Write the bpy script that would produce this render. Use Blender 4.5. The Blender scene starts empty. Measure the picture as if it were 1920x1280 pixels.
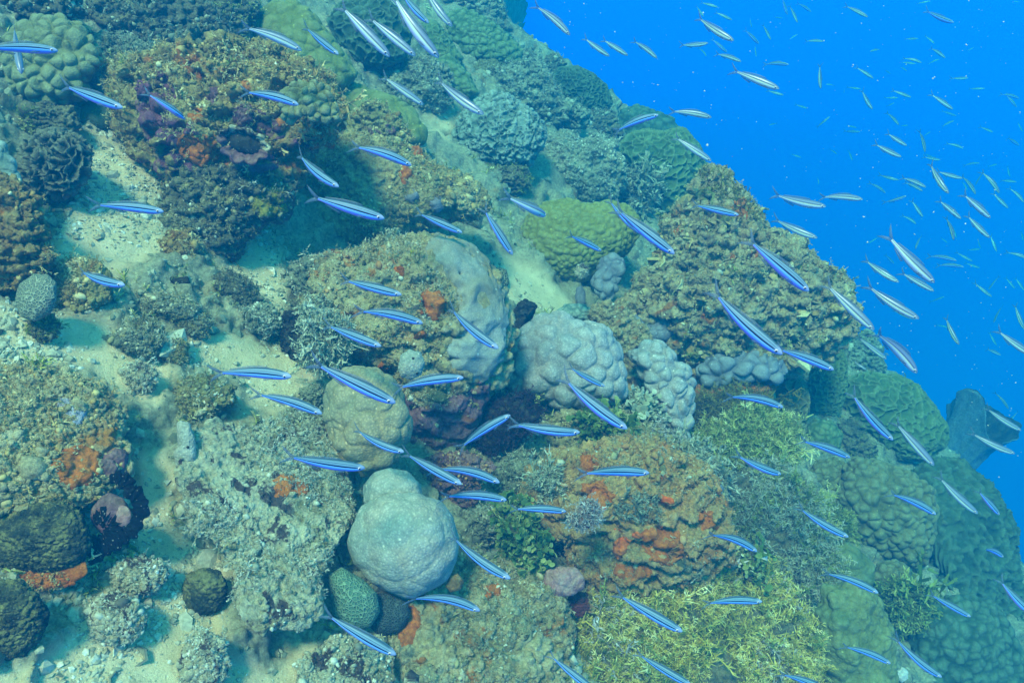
import bpy, bmesh, math, random
import numpy as np
from mathutils import Vector, Matrix
random.seed(7); RNG = np.random.default_rng(11)
SC = bpy.context.scene
COL = SC.collection
# ------------------------------------------------------------------ camera
F = 1478.0; CX, CY = 960.0, 640.0
PITCH = math.radians(35)
cam_d = bpy.data.cameras.new('camera'); cam = bpy.data.objects.new('camera', cam_d); COL.objects.link(cam)
cam_d.sensor_width = 36; cam_d.lens = 36 * F / 1920; cam_d.clip_start = 0.02; cam_d.clip_end = 500
cam.location = (0, 0, 0); cam.rotation_euler = (math.pi/2 - PITCH, 0, 0)
SC.camera = cam
RV = np.array([1., 0, 0]); FV = np.array([0, math.cos(PITCH), -math.sin(PITCH)]); UV = np.array([0, math.sin(PITCH), math.cos(PITCH)])
# ------------------------------------------------------------------ world: sky through the surface overhead, blue water all round
wd = bpy.data.worlds.new('World'); SC.world = wd; wd.use_nodes = True
nt = wd.node_tree; nt.nodes.clear()
SUN_EL, SUN_AZ = math.radians(66), math.radians(205)      # azimuth measured from +Y towards +X
out = nt.nodes.new('ShaderNodeOutputWorld'); bg = nt.nodes.new('ShaderNodeBackground')
tc = nt.nodes.new('ShaderNodeTexCoord'); sx = nt.nodes.new('ShaderNodeSeparateXYZ')
nt.links.new(tc.outputs['Generated'], sx.inputs[0])
mr = nt.nodes.new('ShaderNodeMapRange'); mr.inputs[1].default_value = -1; mr.inputs[2].default_value = 1
nt.links.new(sx.outputs[2], mr.inputs[0])
rp = nt.nodes.new('ShaderNodeValToRGB'); nt.links.new(mr.outputs[0], rp.inputs[0])
def set_ramp(r, stops):
    e = r.color_ramp.elements
    while len(e) > 1: e.remove(e[-1])
    e[0].position = stops[0][0]; e[0].color = (*stops[0][1], 1)
    for p, c in stops[1:]:
        k = e.new(p); k.color = (*c, 1)
set_ramp(rp, [(0.0, (.002, .025, .26)), (.2, (.003, .042, .50)), (.33, (.006, .082, 1.0)), (.42, (.012, .135, 1.6)), (.5, (.012, .22, 1.5)), (.62, (.014, .50, 1.12)), (.8, (.04, 1.06, 1.25))])
sky = nt.nodes.new('ShaderNodeTexSky'); sky.sky_type = 'NISHITA'; sky.sun_disc = False
sky.sun_elevation = SUN_EL; sky.sun_rotation = SUN_AZ
tint = nt.nodes.new('ShaderNodeMix'); tint.data_type = 'RGBA'; tint.blend_type = 'MULTIPLY'; tint.inputs[0].default_value = 1
nt.links.new(sky.outputs[0], tint.inputs[6]); tint.inputs[7].default_value = (.12, .43, .27, 1)
win = nt.nodes.new('ShaderNodeMapRange'); win.inputs[1].default_value = .55; win.inputs[2].default_value = .78; win.interpolation_type = 'SMOOTHSTEP'
nt.links.new(sx.outputs[2], win.inputs[0])
mx = nt.nodes.new('ShaderNodeMix'); mx.data_type = 'RGBA'
nt.links.new(win.outputs[0], mx.inputs[0]); nt.links.new(rp.outputs[0], mx.inputs[6]); nt.links.new(tint.outputs[2], mx.inputs[7])
nt.links.new(mx.outputs[2], bg.inputs[0]); bg.inputs[1].default_value = 1.0
nt.links.new(bg.outputs[0], out.inputs[0])
sd = bpy.data.lights.new('sun', 'SUN'); sun = bpy.data.objects.new('sun', sd); COL.objects.link(sun)
sd.energy = 5.0; sd.angle = math.radians(10); sd.color = (1, .76, .53)
sv = Vector((math.sin(SUN_AZ)*math.cos(SUN_EL), math.cos(SUN_AZ)*math.cos(SUN_EL), math.sin(SUN_EL)))
sun.rotation_euler = sv.to_track_quat('Z', 'Y').to_euler()
SC.view_settings.view_transform = 'Standard'; SC.view_settings.look = 'None'; SC.view_settings.exposure = 0.24; SC.view_settings.gamma = 1
SC.render.engine = 'CYCLES'
SC.cycles.use_denoising = True
SC.cycles.max_bounces = 5; SC.cycles.diffuse_bounces = 2; SC.cycles.glossy_bounces = 2; SC.cycles.transparent_max_bounces = 6; SC.cycles.volume_bounces = 0
HAZE_DENSITY = 0.215
# ------------------------------------------------------------------ maths helpers
PA, PB, PC = 0.435, -0.00028, 0.00034               # the reef slope: 1/depth is linear across the view
def inv_z(px, py): return PA + PB*(px-CX) + PC*(py-CY)
def zplane(px, py): return 1/np.maximum(inv_z(px, py), .12)
def pt(px, py, z):
    px, py, z = np.broadcast_arrays(np.asarray(px, float), np.asarray(py, float), np.asarray(z, float))
    return ((px-CX)/F*z)[..., None]*RV - ((py-CY)/F*z)[..., None]*UV + z[..., None]*FV
def proj(P):
    z = P@FV
    return CX + F*(P@RV)/z, CY - F*(P@UV)/z, z
_n = PB*F*RV - PC*F*UV + PA*FV
NRM = -_n/np.linalg.norm(_n)                         # slope normal, towards the water
E_T = np.array([0, 0, -1.]) - NRM*(-NRM[2]); E_T /= np.linalg.norm(E_T)   # down the slope
E_S = np.cross(NRM, E_T)
def hsh(ix, iy, iz, s):
    h = (ix.astype(np.uint32)*np.uint32(0x8da6b343)) ^ (iy.astype(np.uint32)*np.uint32(0xd8163841)) ^ (iz.astype(np.uint32)*np.uint32(0xcb1ab31f)) ^ np.uint32((s*0x9E3779B1) & 0xffffffff)
    h ^= h >> np.uint32(15); h = h*np.uint32(0x2c1b3c6d); h ^= h >> np.uint32(12); h = h*np.uint32(0x297a2d39); h ^= h >> np.uint32(15)
    return h
_G = np.array([[1,1,0],[-1,1,0],[1,-1,0],[-1,-1,0],[1,0,1],[-1,0,1],[1,0,-1],[-1,0,-1],[0,1,1],[0,-1,1],[0,1,-1],[0,-1,-1],[1,1,0],[-1,1,0],[0,-1,1],[0,-1,-1]], float)
def perlin(P, s=0):
    i = np.floor(P).astype(np.int64); f = P-i; u = f*f*f*(f*(f*6-15)+10)
    i = i.astype(np.int32)
    r = 0
    for dx in (0, 1):
        wx = u[:, 0] if dx else 1-u[:, 0]
        for dy in (0, 1):
            wy = u[:, 1] if dy else 1-u[:, 1]
            for dz in (0, 1):
                wz = u[:, 2] if dz else 1-u[:, 2]
                g = _G[hsh(i[:, 0]+dx, i[:, 1]+dy, i[:, 2]+dz, s) & np.uint32(15)]
                d = g[:, 0]*(f[:, 0]-dx)+g[:, 1]*(f[:, 1]-dy)+g[:, 2]*(f[:, 2]-dz)
                r = r + wx*wy*wz*d
    return r
def fbm(P, o=4, s=0, gain=.5, mode=0):
    r = 0; a = 1.; t = 0
    for k in range(o):
        v = perlin(P*(2.03**k)+k*17.3, s+k)
        if mode == 1: v = 1-2*np.abs(v)*1.6
        if mode == 2: v = np.abs(v)*3-.8
        r = r+a*v; t += a; a *= gain
    return r/t
def worley(P, s=0, jit=.9):
    i = np.floor(P).astype(np.int32); f = P-i
    d1 = np.full(len(P), 9.); d2 = d1.copy()
    for dx in (-1, 0, 1):
        for dy in (-1, 0, 1):
            for dz in (-1, 0, 1):
                h = hsh(i[:, 0]+dx, i[:, 1]+dy, i[:, 2]+dz, s)
                ox = dx+.5+jit*((h & np.uint32(1023))/1023.-.5)-f[:, 0]
                oy = dy+.5+jit*(((h >> np.uint32(10)) & np.uint32(1023))/1023.-.5)-f[:, 1]
                oz = dz+.5+jit*(((h >> np.uint32(20)) & np.uint32(1023))/1023.-.5)-f[:, 2]
                d = ox*ox+oy*oy+oz*oz
                m = d < d1
                d2 = np.where(m, d1, np.minimum(d2, d)); d1 = np.where(m, d, d1)
    return np.sqrt(d1), np.sqrt(d2)
def sstep(a, b, x):
    t = np.clip((x-a)/(b-a), 0, 1); return t*t*(3-2*t)
def vnormals(V, T):
    a, b, c = V[T[:, 0]], V[T[:, 1]], V[T[:, 2]]
    fn = np.cross(b-a, c-a); N = np.zeros_like(V)
    for k in range(3):
        for j in range(3): N[:, j] += np.bincount(T[:, k], fn[:, j], len(V))
    return N/np.maximum(np.linalg.norm(N, axis=1), 1e-12)[:, None]
def poly(s): return np.array([[float(q) for q in p.split(',')] for p in s.split()])
def inside(px, py, pg):
    r = np.zeros(len(px), bool); n = len(pg)
    for k in range(n):
        x1, y1 = pg[k]; x2, y2 = pg[(k+1) % n]
        if y1 == y2: continue
        c = ((y1 > py) != (y2 > py)) & (px < (x2-x1)*(py-y1)/(y2-y1)+x1)
        r ^= c
    return r
def edge_dist(px, py, pg):
    d = np.full(len(px), 1e9); n = len(pg)
    for k in range(n):
        a = pg[k]; b = pg[(k+1) % n]; ab = b-a; L = max(ab@ab, 1e-9)
        t = np.clip(((px-a[0])*ab[0]+(py-a[1])*ab[1])/L, 0, 1)
        d = np.minimum(d, np.hypot(px-a[0]-t*ab[0], py-a[1]-t*ab[1]))
    return d
# ------------------------------------------------------------------ mesh helpers
def mesh(name, V, faces, mat, attrs=None, smooth=True):
    """faces: int array (n,3) or (n,4), or a list of such arrays"""
    me = bpy.data.meshes.new(name)
    fl = faces if isinstance(faces, list) else [faces]
    fl = [f for f in fl if len(f)]
    loops = np.concatenate([f.ravel() for f in fl]).astype(np.int32)
    sizes = np.concatenate([np.full(len(f), f.shape[1]) for f in fl]).astype(np.int32)
    starts = np.concatenate([[0], np.cumsum(sizes)[:-1]]).astype(np.int32)
    me.vertices.add(len(V)); me.vertices.foreach_set('co', np.ascontiguousarray(V, np.float32).ravel())
    me.loops.add(len(loops)); me.loops.foreach_set('vertex_index', loops)
    me.polygons.add(len(sizes)); me.polygons.foreach_set('loop_start', starts)
    me.polygons.foreach_set('use_smooth', np.full(len(sizes), smooth, bool))
    me.update(calc_edges=True); me.validate()
    for k, a in (attrs or {}).items():
        at = me.attributes.new(k, 'FLOAT', 'POINT'); at.data.foreach_set('value', np.ascontiguousarray(a, np.float32))
    if mat: me.materials.append(mat)
    return me
def link(name, data, loc=(0, 0, 0), parent=None):
    o = bpy.data.objects.new(name, data); COL.objects.link(o); o.location = loc
    if parent is not None: o.parent = parent
    return o
def tag(o, label=None, cat=None, group=None, kind=None):
    if label: o['label'] = label
    if cat: o['category'] = cat
    if group: o['group'] = group
    if kind: o['kind'] = kind
    return o
_sph = {}
def sphere(sub):
    if sub not in _sph:
        bm = bmesh.new(); bmesh.ops.create_icosphere(bm, subdivisions=sub, radius=1)
        V = np.array([v.co[:] for v in bm.verts]); T = np.array([[v.index for v in f.verts] for f in bm.faces], np.int32)
        bm.free(); V /= np.linalg.norm(V, axis=1)[:, None]; _sph[sub] = (V, T)
    return _sph[sub]
# ------------------------------------------------------------------ materials
def nodes(name):
    m = bpy.data.materials.new(name); m.use_nodes = True; t = m.node_tree
    return m, t, t.nodes['Principled BSDF']
class NB:
    """a small node builder"""
    def __init__(s, t): s.t = t
    def n(s, ty, **kw):
        x = s.t.nodes.new(ty)
        for k, v in kw.items(): setattr(x, k, v)
        return x
    def l(s, a, b): s.t.links.new(a, b)
    def co(s, scale=None):
        c = s.n('ShaderNodeTexCoord'); return c.outputs['Object']
    def noise(s, vec, scale, detail=5, rough=.55, dist=0, off=0):
        if off:
            mp = s.n('ShaderNodeVectorMath', operation='ADD'); s.l(vec, mp.inputs[0]); mp.inputs[1].default_value = (off, off*.7, -off); vec = mp.outputs[0]
        x = s.n('ShaderNodeTexNoise'); s.l(vec, x.inputs['Vector']); x.inputs['Scale'].default_value = scale
        x.inputs['Detail'].default_value = detail; x.inputs['Roughness'].default_value = rough; x.inputs['Distortion'].default_value = dist
        return x.outputs['Fac']
    def vor(s, vec, scale, feature='F1', rand=1):
        x = s.n('ShaderNodeTexVoronoi', feature=feature); s.l(vec, x.inputs['Vector']); x.inputs['Scale'].default_value = scale
        x.inputs['Randomness'].default_value = rand
        return x.outputs['Distance']
    def ramp(s, fac, stops, interp='LINEAR'):
        r = s.n('ShaderNodeValToRGB'); set_ramp(r, stops); r.color_ramp.interpolation = interp; s.l(fac, r.inputs[0]); return r.outputs[0]
    def mask(s, fac, a, b):
        r = s.n('ShaderNodeMapRange', interpolation_type='SMOOTHSTEP'); s.l(fac, r.inputs[0]); r.inputs[1].default_value = a; r.inputs[2].default_value = b; return r.outputs[0]
    def mix(s, fac, a, b, blend='MIX'):
        x = s.n('ShaderNodeMix', data_type='RGBA', blend_type=blend)
        for v, i in ((fac, 0), (a, 6), (b, 7)):
            if hasattr(v, 'is_linked'): s.l(v, x.inputs[i])
            elif isinstance(v, tuple): x.inputs[i].default_value = (*v, 1)
            else: x.inputs[i].default_value = v
        return x.outputs[2]
    def math(s, op, a, b):
        x = s.n('ShaderNodeMath', operation=op)
        for v, i in ((a, 0), (b, 1)):
            if hasattr(v, 'is_linked'): s.l(v, x.inputs[i])
            else: x.inputs[i].default_value = v
        return x.outputs[0]
    def attr(s, name):
        x = s.n('ShaderNodeAttribute', attribute_name=name); return x.outputs['Fac']
    def upz(s):
        g = s.n('ShaderNodeNewGeometry'); q = s.n('ShaderNodeSeparateXYZ'); s.l(g.outputs['Normal'], q.inputs[0]); return q.outputs[2]
    def bump(s, h, dist, strength, prev=None):
        b = s.n('ShaderNodeBump'); b.inputs['Distance'].default_value = dist; b.inputs['Strength'].default_value = strength
        s.l(h, b.inputs['Height'])
        if prev is not None: s.l(prev, b.inputs['Normal'])
        return b.outputs[0]
def coral_mat(name, lo, hi, pale=None, polyp=260, polyp_amt=.25, bump=.0025, blotch=5., use_h=.6, rough=.85):
    m, t, b = nodes(name); k = NB(t); co = k.co()
    n = k.noise(co, blotch, 6, .6)
    base = k.mix(k.mask(n, .35, .65), lo, hi)
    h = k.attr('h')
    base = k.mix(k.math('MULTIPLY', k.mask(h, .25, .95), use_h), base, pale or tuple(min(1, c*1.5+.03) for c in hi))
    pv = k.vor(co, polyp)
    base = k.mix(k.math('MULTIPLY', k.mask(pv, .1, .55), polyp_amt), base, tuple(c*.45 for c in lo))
    sv_ = k.n('ShaderNodeTexVoronoi'); sv_.inputs['Scale'].default_value = 34; k.l(co, sv_.inputs['Vector'])
    base = k.mix(k.math('MULTIPLY', k.mask(sv_.outputs['Distance'], .12, .07), .8), base, tuple(min(.75, c*1.7) for c in hi))
    dv_ = k.noise(co, 26, 6, .7, 1.5, 13); base = k.mix(k.math('MULTIPLY', k.mask(dv_, .60, .70), .45), base, (.16, .17, .10))
    fine = k.noise(co, 70, 6, .75)
    base = k.mix(.7, base, k.ramp(fine, [(.25, (.45, .5, .5)), (.75, (1.45, 1.4, 1.35))]), 'MULTIPLY')
    k.l(base, b.inputs['Base Color']); b.inputs['Roughness'].default_value = rough; b.inputs['Specular IOR Level'].default_value = .2
    nb = k.bump(pv, bump, .5); nb = k.bump(fine, bump*3, .5, nb); k.l(nb, b.inputs['Normal'])
    return m
def brain_mat(name, groove, ridge, scale=90, bump=.006, blotch=None):
    m, t, b = nodes(name); k = NB(t); co = k.co()
    v = k.n('ShaderNodeTexVoronoi', feature='DISTANCE_TO_EDGE'); v.inputs['Scale'].default_value = scale; k.l(co, v.inputs['Vector']); v = v.outputs['Distance']
    w = k.mask(v, .03, .22)
    base = k.mix(w, ridge, groove)
    if blotch:
        base = k.mix(k.mask(k.noise(co, 14, 5), .5, .66), base, blotch)
    fine = k.noise(co, 120, 4, .7)
    base = k.mix(.5, base, k.ramp(fine, [(.25, (.5, .5, .5)), (.75, (1.4, 1.4, 1.4))]), 'MULTIPLY')
    k.l(base, b.inputs['Base Color']); b.inputs['Roughness'].default_value = .9; b.inputs['Specular IOR Level'].default_value = .15
    k.l(k.bump(k.math('SUBTRACT', 1, w), bump, .8, k.bump(fine, .004, .4)), b.inputs['Normal'])
    return m
def rock_mat(name, cols, accents=(), dust=(.42, .35, .16), dust_amt=.55, scale=9., bump=1., seed=0., speck=.12, contrast=1.):
    """cols: four colours dark to pale; accents: (colour, noise scale, lo, hi, offset)"""
    m, t, b = nodes(name); k = NB(t); co = k.co()
    n = k.noise(co, scale, 9, .68, .6, seed)
    base = k.ramp(n, [(.28, cols[0]), (.44, cols[1]), (.56, cols[2]), (.72, cols[3])])
    n2 = k.noise(co, scale*3.1, 7, .7, .3, seed+4)
    base = k.mix(k.mask(n2, .5, .62), base, cols[2])
    base = k.mix(k.math('MULTIPLY', k.mask(n2, .42, .32), .55), base, cols[0])
    up = k.upz(); dn = k.noise(co, scale*2, 8, .7, 0, seed+9)
    dm = k.math('MULTIPLY', k.mask(up, .05, .75), k.mask(dn, .40, .60))
    base = k.mix(k.math('MULTIPLY', dm, dust_amt), base, dust)
    for c, s_, lo, hi, off in accents:
        an = k.noise(co, s_, 6, .62, .8, off)
        base = k.mix(k.mask(an, lo, hi), base, c)
    sp = k.noise(co, 110, 6, .75, 0, seed)
    base = k.mix(.8*contrast, base, k.ramp(sp, [(.3, (.42, .44, .44)), (.5, (.95, .95, .95)), (.7, (1.6, 1.58, 1.5))]), 'MULTIPLY')
    if speck:
        vs = k.n('ShaderNodeTexVoronoi', feature='F1'); vs.inputs['Scale'].default_value = 140; k.l(co, vs.inputs['Vector'])
        base = k.mix(k.math('MULTIPLY', k.mask(vs.outputs['Distance'], .2, .12), speck), base, (.55, .55, .46))
    k.l(base, b.inputs['Base Color']); b.inputs['Roughness'].default_value = .95; b.inputs['Specular IOR Level'].default_value = .1
    nb = k.bump(n2, .03*bump, .7); nb = k.bump(sp, .010*bump, .8, nb); k.l(nb, b.inputs['Normal'])
    return m
def flake_mat(name, stops, rough=.9, trans=0.0):
    m, t, b = nodes(name); k = NB(t)
    base = k.ramp(k.attr('v'), stops)
    fine = k.noise(k.co(), 160, 3, .7)
    base = k.mix(.6, base, k.ramp(fine, [(.3, (.5, .5, .5)), (.7, (1.4, 1.4, 1.4))]), 'MULTIPLY')
    k.l(base, b.inputs['Base Color']); b.inputs['Roughness'].default_value = rough; b.inputs['Specular IOR Level'].default_value = .15
    if trans: b.inputs['Subsurface Weight'].default_value = 0
    return m
# ------------------------------------------------------------------ generic reef builders
def displace(V, T, disp, sc, s):
    """sc: metres of the mean radius; sizes in disp are fractions of it"""
    hh = None
    for d in disp:
        ty, size, amp = d[0], d[1]*sc, d[2]*sc
        N = vnormals(V, T); Q = V/size + s*3.17
        if ty in ('lump', 'net', 'plate'):
            W = Q + (.6 if ty == 'net' else .35)*np.stack([perlin(Q*1.1, s+71), perlin(Q*1.1, s+72), perlin(Q*1.1, s+73)], 1)
            if ty == 'plate': W = W*np.array([1, 1, 1.6])
            f1, f2 = worley(W, s, .8)
            if ty == 'lump': h = np.clip(1.0-f1*f1*1.15, 0, 1)*sstep(0, .28, f2-f1)*.3 + .7*np.clip(1-f1*f1*1.15, 0, 1)
            elif ty == 'plate': h = np.clip(1.0-f1, 0, 1)
            else: h = np.exp(-(f2-f1)*5.5)
            V = V + N*((h-h.mean())*amp)[:, None]
            hh = h if hh is None else hh*.5+h*.5
        else:
            o = d[3] if len(d) > 3 else 4
            if ty == 'ledge':                      # eroded shelves
                q = V[:, 2]/size*1.3 + V[:, 0]/size*.25 + fbm(Q*.45, 3, s)*2.2; fr = q-np.floor(q)
                h = (sstep(0, .25, fr)*(1-sstep(.55, 1, fr))-.4)*(.4+.9*np.clip(fbm(Q*.3, 2, s+5)+.5, 0, 1)); V = V + N*((h-h.mean())*amp)[:, None]; s += 13; continue
            h = fbm(Q, o, s, .55, {'fbm': 0, 'ridge': 1, 'bill': 2}[ty])
            V = V + N*((h-h.mean())*amp)[:, None]
        s += 13
    return V, hh
_sid = [0]
def blob(name, label, cat, pg, mat, base=None, dz=0., thick=.75, disp=(), sub=6, parent=None, group=None, pw=1., lean=0., lay=0.):
    """a solid reef body: outline, own distance on the slope, real thickness"""
    _sid[0] += 1; s = _sid[0]
    if isinstance(pg, str): pg = poly(pg)
    x, y = pg[:, 0], pg[:, 1]; x2, y2 = np.roll(x, -1), np.roll(y, -1); cr = x*y2-x2*y; A = cr.sum()/2
    cx = ((x+x2)*cr).sum()/6/A; cy = ((y+y2)*cr).sum()/6/A
    ry = (y.max()-y.min())/2
    bx, by = base if base else (cx, cy+.3*ry)
    Z = float(zplane(bx, by))*(1-dz)
    th = np.linspace(-math.pi, math.pi, 361)[:-1]
    R = np.zeros(360)
    for k in range(len(pg)):
        a = pg[k]-(cx, cy); bq = pg[(k+1) % len(pg)]-(cx, cy); e = bq-a
        c, sn = np.cos(th), np.sin(th)
        den = c*e[1]-sn*e[0]; den = np.where(np.abs(den) < 1e-9, 1e-9, den)
        r = (a[0]*e[1]-a[1]*e[0])/den; t_ = (a[0]*sn-a[1]*c)/den
        R = np.where((r > 0) & (t_ >= -1e-6) & (t_ <= 1+1e-6), np.maximum(R, r), R)
    R = np.where(R <= 0, R[R > 0].mean(), R)
    ker = np.array([.1, .2, .4, .2, .1]); Rp = np.concatenate([R[-6:], R, R[:6]])
    for _ in range(2): Rp = np.convolve(Rp, ker, 'same')
    R = Rp[6:-6]; Rm = R.mean()
    D, T = sphere(sub)
    ang = np.arctan2(-D[:, 1], D[:, 0]); rr = np.interp(ang, th, R, period=2*math.pi)
    sp = np.sqrt(D[:, 0]**2+D[:, 1]**2)
    blend = sstep(.0, .6, sp); rr = rr*blend + Rm*(1-blend)*1.0
    m = Z/F; C = pt(cx, cy, Z)
    view = -C/np.linalg.norm(C)
    sc = Rm*m
    wz = np.sign(D[:, 2])*np.abs(D[:, 2])**pw*thick*sc
    L = (D[:, 0]*rr*m)[:, None]*RV + (D[:, 1]*rr*m)[:, None]*UV + wz[:, None]*view
    if lay:                                        # lie along the slope instead of standing up from it
        px, py, _ = proj(L+C); k_ = zplane(px, py+(by-cy)*.5)/zplane(cx, cy+(by-cy)*.5); L = (L+C)*(1+lay*(np.clip(k_, .6, 1.8)-1))[:, None]-C
    V0 = L.copy()
    if lean: V0 = V0 + (V0@UV)[:, None]*lean*FV
    V, hh = displace(V0, T, disp, sc, s)
    if hh is None: hh = np.zeros(len(V))
    o = link(name, mesh(name, V, T, mat, {'h': hh}), C if parent is None else C-np.array(parent.location), parent)
    if parent is None: tag(o, label, cat, group)
    elif label: o['label'] = label
    o_info = dict(o=o, V=V, V0=V0, T=T, C=np.array(C), N=vnormals(V, T), N0=vnormals(V0, T), sc=sc, m=m, s=s, view=view, name=name, mat=mat)
    return o_info
def patch(info, name, pg, mat, lift=.006, smooth=.6, edge=14, label=None, disp=None, wob=8, parent=True, cat=None, group=None, follow=.25, sink=False):
    """a crust that grows on a rock: follows its surface, lifted, thick at the rim"""
    if isinstance(pg, str): pg = poly(pg)
    V, T = info['V'], info['T']; P = V+info['C']; px, py, _ = proj(P)
    f = ((info['N0']@info['view']) > -.1)
    w = perlin(P*38, 5)*wob; w2 = perlin(P*38+9, 6)*wob
    ins = inside(px+w, py+w2, pg) & f
    d = edge_dist(px+w, py+w2, pg)*np.where(ins, 1, -1)
    keep = ins[T].any(1) & f[T].all(1)
    if keep.sum() < 4: return None
    Tq = T[keep]; lab = np.arange(len(V))                # one piece only: keep the largest island
    while True:
        mn = lab[Tq].min(1); new = lab.copy()
        for c_ in range(3): np.minimum.at(new, Tq[:, c_], mn)
        if (new == lab).all(): break
        lab = new
    fl_ = lab[Tq[:, 0]]; u_, cn = np.unique(fl_, return_counts=True); Tq = Tq[fl_ == u_[cn.argmax()]]
    idx = np.unique(Tq); mp = -np.ones(len(V), int); mp[idx] = np.arange(len(idx))
    B = V*(1-smooth)+info['V0']*smooth
    # keep a smoothed sheet above the rough rock below
    off = np.where(d > 0, lift*sstep(0, edge, d), -lift*.8)
    gap = ((V-B)*info['N0']).sum(1)
    k = sstep(-2, edge*.8, d)
    H = gap*(1-k) + (np.maximum(gap*follow, gap-lift) if not sink else gap*follow)*k
    Q = B + info['N0']*(H+off)[:, None]
    if sink:                                       # the rock under a thick sheet lies just below it
        sel = d > 3; V2 = V.copy(); V2[sel] = (Q-info['N0']*.006)[sel]; info['V'] = V2; info['N'] = vnormals(V2, T)
        info['o'].data.vertices.foreach_set('co', V2.astype(np.float32).ravel()); info['o'].data.update()
    Q = Q[idx]; Tn = mp[Tq]
    if disp is None and mat.name.startswith(('orange_sponge', 'red_sponge')): disp = [('lump', .075, .022), ('lump', .03, .010)]
    if disp: Q, hq = displace(Q, Tn, disp, info['sc'], info['s']+31); hh = hq if hq is not None else np.zeros(len(Q))
    else: hh = np.zeros(len(Q))
    o = link(name, mesh(name, Q, Tn, mat, {'h': hh}), (0, 0, 0) if parent else info['C'], info['o'] if parent else None)
    if parent:
        if label: o['label'] = label
    else: tag(o, label, cat, group)
    inf = dict(info); inf.update(o=o, mat=mat, V=Q, V0=Q, T=Tn, N=vnormals(Q, Tn), N0=vnormals(Q, Tn), name=name)
    return inf
def rotbasis(N, rnd, tilt):
    """frames whose third axis is about N"""
    n = N + rnd.normal(0, tilt, N.shape); n /= np.linalg.norm(n, axis=1)[:, None]
    a = rnd.normal(size=N.shape); x = np.cross(a, n); x /= np.linalg.norm(x, axis=1)[:, None]
    y = np.cross(n, x); return np.stack([x, y, n], 2)
def scatter(name, P, M, S, tmpl, mat, parent=None, loc=(0, 0, 0), v=None, smooth=False, mat2=None, share2=.7):
    """realised copies of small templates as one mesh; tmpl: list of (verts, faces, vattr)"""
    Vs, Fs3, Fs4, As, Mi = [], [], [], [], []; off = 0
    m2 = (RNG.random(len(P)) < share2).astype(np.int32)
    pick = RNG.integers(0, len(tmpl), len(P))
    for k, (tv, tf, ta) in enumerate(tmpl):
        q = np.where(pick == k)[0]
        if not len(q): continue
        W = np.einsum('nij,kj->nki', M[q], tv)*S[q][:, None, None] + P[q][:, None, :]
        n = len(tv); Vs.append(W.reshape(-1, 3))
        base = off+np.arange(len(q))*n
        f = (base[:, None, None]+tf[None]).reshape(-1, tf.shape[1])
        (Fs3 if tf.shape[1] == 3 else Fs4).append(f); Mi.append(np.repeat(m2[q], len(tf)))
        a = np.broadcast_to(ta, (len(q), n)) if v is None else np.clip(ta*.45+v[q][:, None], 0, 1)
        As.append(np.ascontiguousarray(a).ravel()); off += n*len(q)
    fl = []
    if Fs3: fl.append(np.concatenate(Fs3))
    if Fs4: fl.append(np.concatenate(Fs4))
    me = mesh(name, np.concatenate(Vs), fl, mat, {'v': np.concatenate(As)}, smooth)
    if mat2 is not None and len(fl) == 1:
        me.materials.append(mat2); me.polygons.foreach_set('material_index', np.concatenate(Mi))
    return link(name, me, loc, parent)
def surf_points(info, n, up=.0, zone=None, freq=None, thr=.0, mode='view'):
    V, T, N = info['V'], info['T'], info['N']
    a, b, c = V[T[:, 0]], V[T[:, 1]], V[T[:, 2]]
    fn = np.cross(b-a, c-a); ar = np.linalg.norm(fn, axis=1); nn = fn/np.maximum(ar, 1e-12)[:, None]
    w = ar*((nn@info['view']) > -.3)*(nn[:, 2] > up)
    cen = (a+b+c)/3
    if zone is not None:
        px, py, _ = proj(cen+info['C']); pgs = zone if isinstance(zone, list) else [zone]
        ok = np.zeros(len(px), bool)
        for z in pgs: ok |= inside(px, py, poly(z) if isinstance(z, str) else z)
        w = w*ok
    if freq: w = w*(perlin(cen*freq+3.3, info['s']) > thr)
    if w.sum() <= 0: return None
    f = RNG.choice(len(T), n, p=w/w.sum()); r = np.sqrt(RNG.random(n)); q = RNG.random(n)
    P = (1-r)[:, None]*a[f]+(r*(1-q))[:, None]*b[f]+(r*q)[:, None]*c[f]
    return P, nn[f]
# templates ----------------------------------------------------------
def t_crumb(seed):
    r = np.random.default_rng(seed); D, T = sphere(1); V = D*(.7+.6*r.random((len(D), 1)))*np.array([1, .8, .6])
    return V, T, .5+.5*D[:, 2]*.6
def t_flake(seed):
    r = np.random.default_rng(seed); n = 6; a = np.linspace(0, 2*math.pi, n, endpoint=False)
    ring = np.stack([np.cos(a)*(.8+.4*r.random(n)), np.sin(a)*(.6+.4*r.random(n)), .25*r.normal(size=n)], 1)
    V = np.concatenate([[[0, 0, .3]], ring, ring*np.array([.9, .9, 1])-np.array([0, 0, .18])])
    T = [[0, 1+k, 1+(k+1) % n] for k in range(n)]
    for k in range(n):
        k2 = (k+1) % n; T += [[1+k, 7+k, 7+k2], [1+k, 7+k2, 1+k2]]
    return V, np.array(T), np.concatenate([[.6], .5+.5*r.random(n), np.full(n, .25)])
def fuzz(info, n, size, mat, up=-.1, freq=7, thr=-.15, **kw):
    return turf(info, n, size, mat, 'turf_algae', tmpl=TUFT, up=up, freq=freq, thr=thr, tilt=.7, vlo=.1, vhi=.95, **kw)
def strip(p0, p1, w0, w1, nrm, v0, v1):
    d = p1-p0; s = np.cross(d, nrm); s = s/max(np.linalg.norm(s), 1e-9)
    return [p0-s*w0, p0+s*w0, p1+s*w1, p1-s*w1], [v0, v0, v1, v1]
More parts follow.
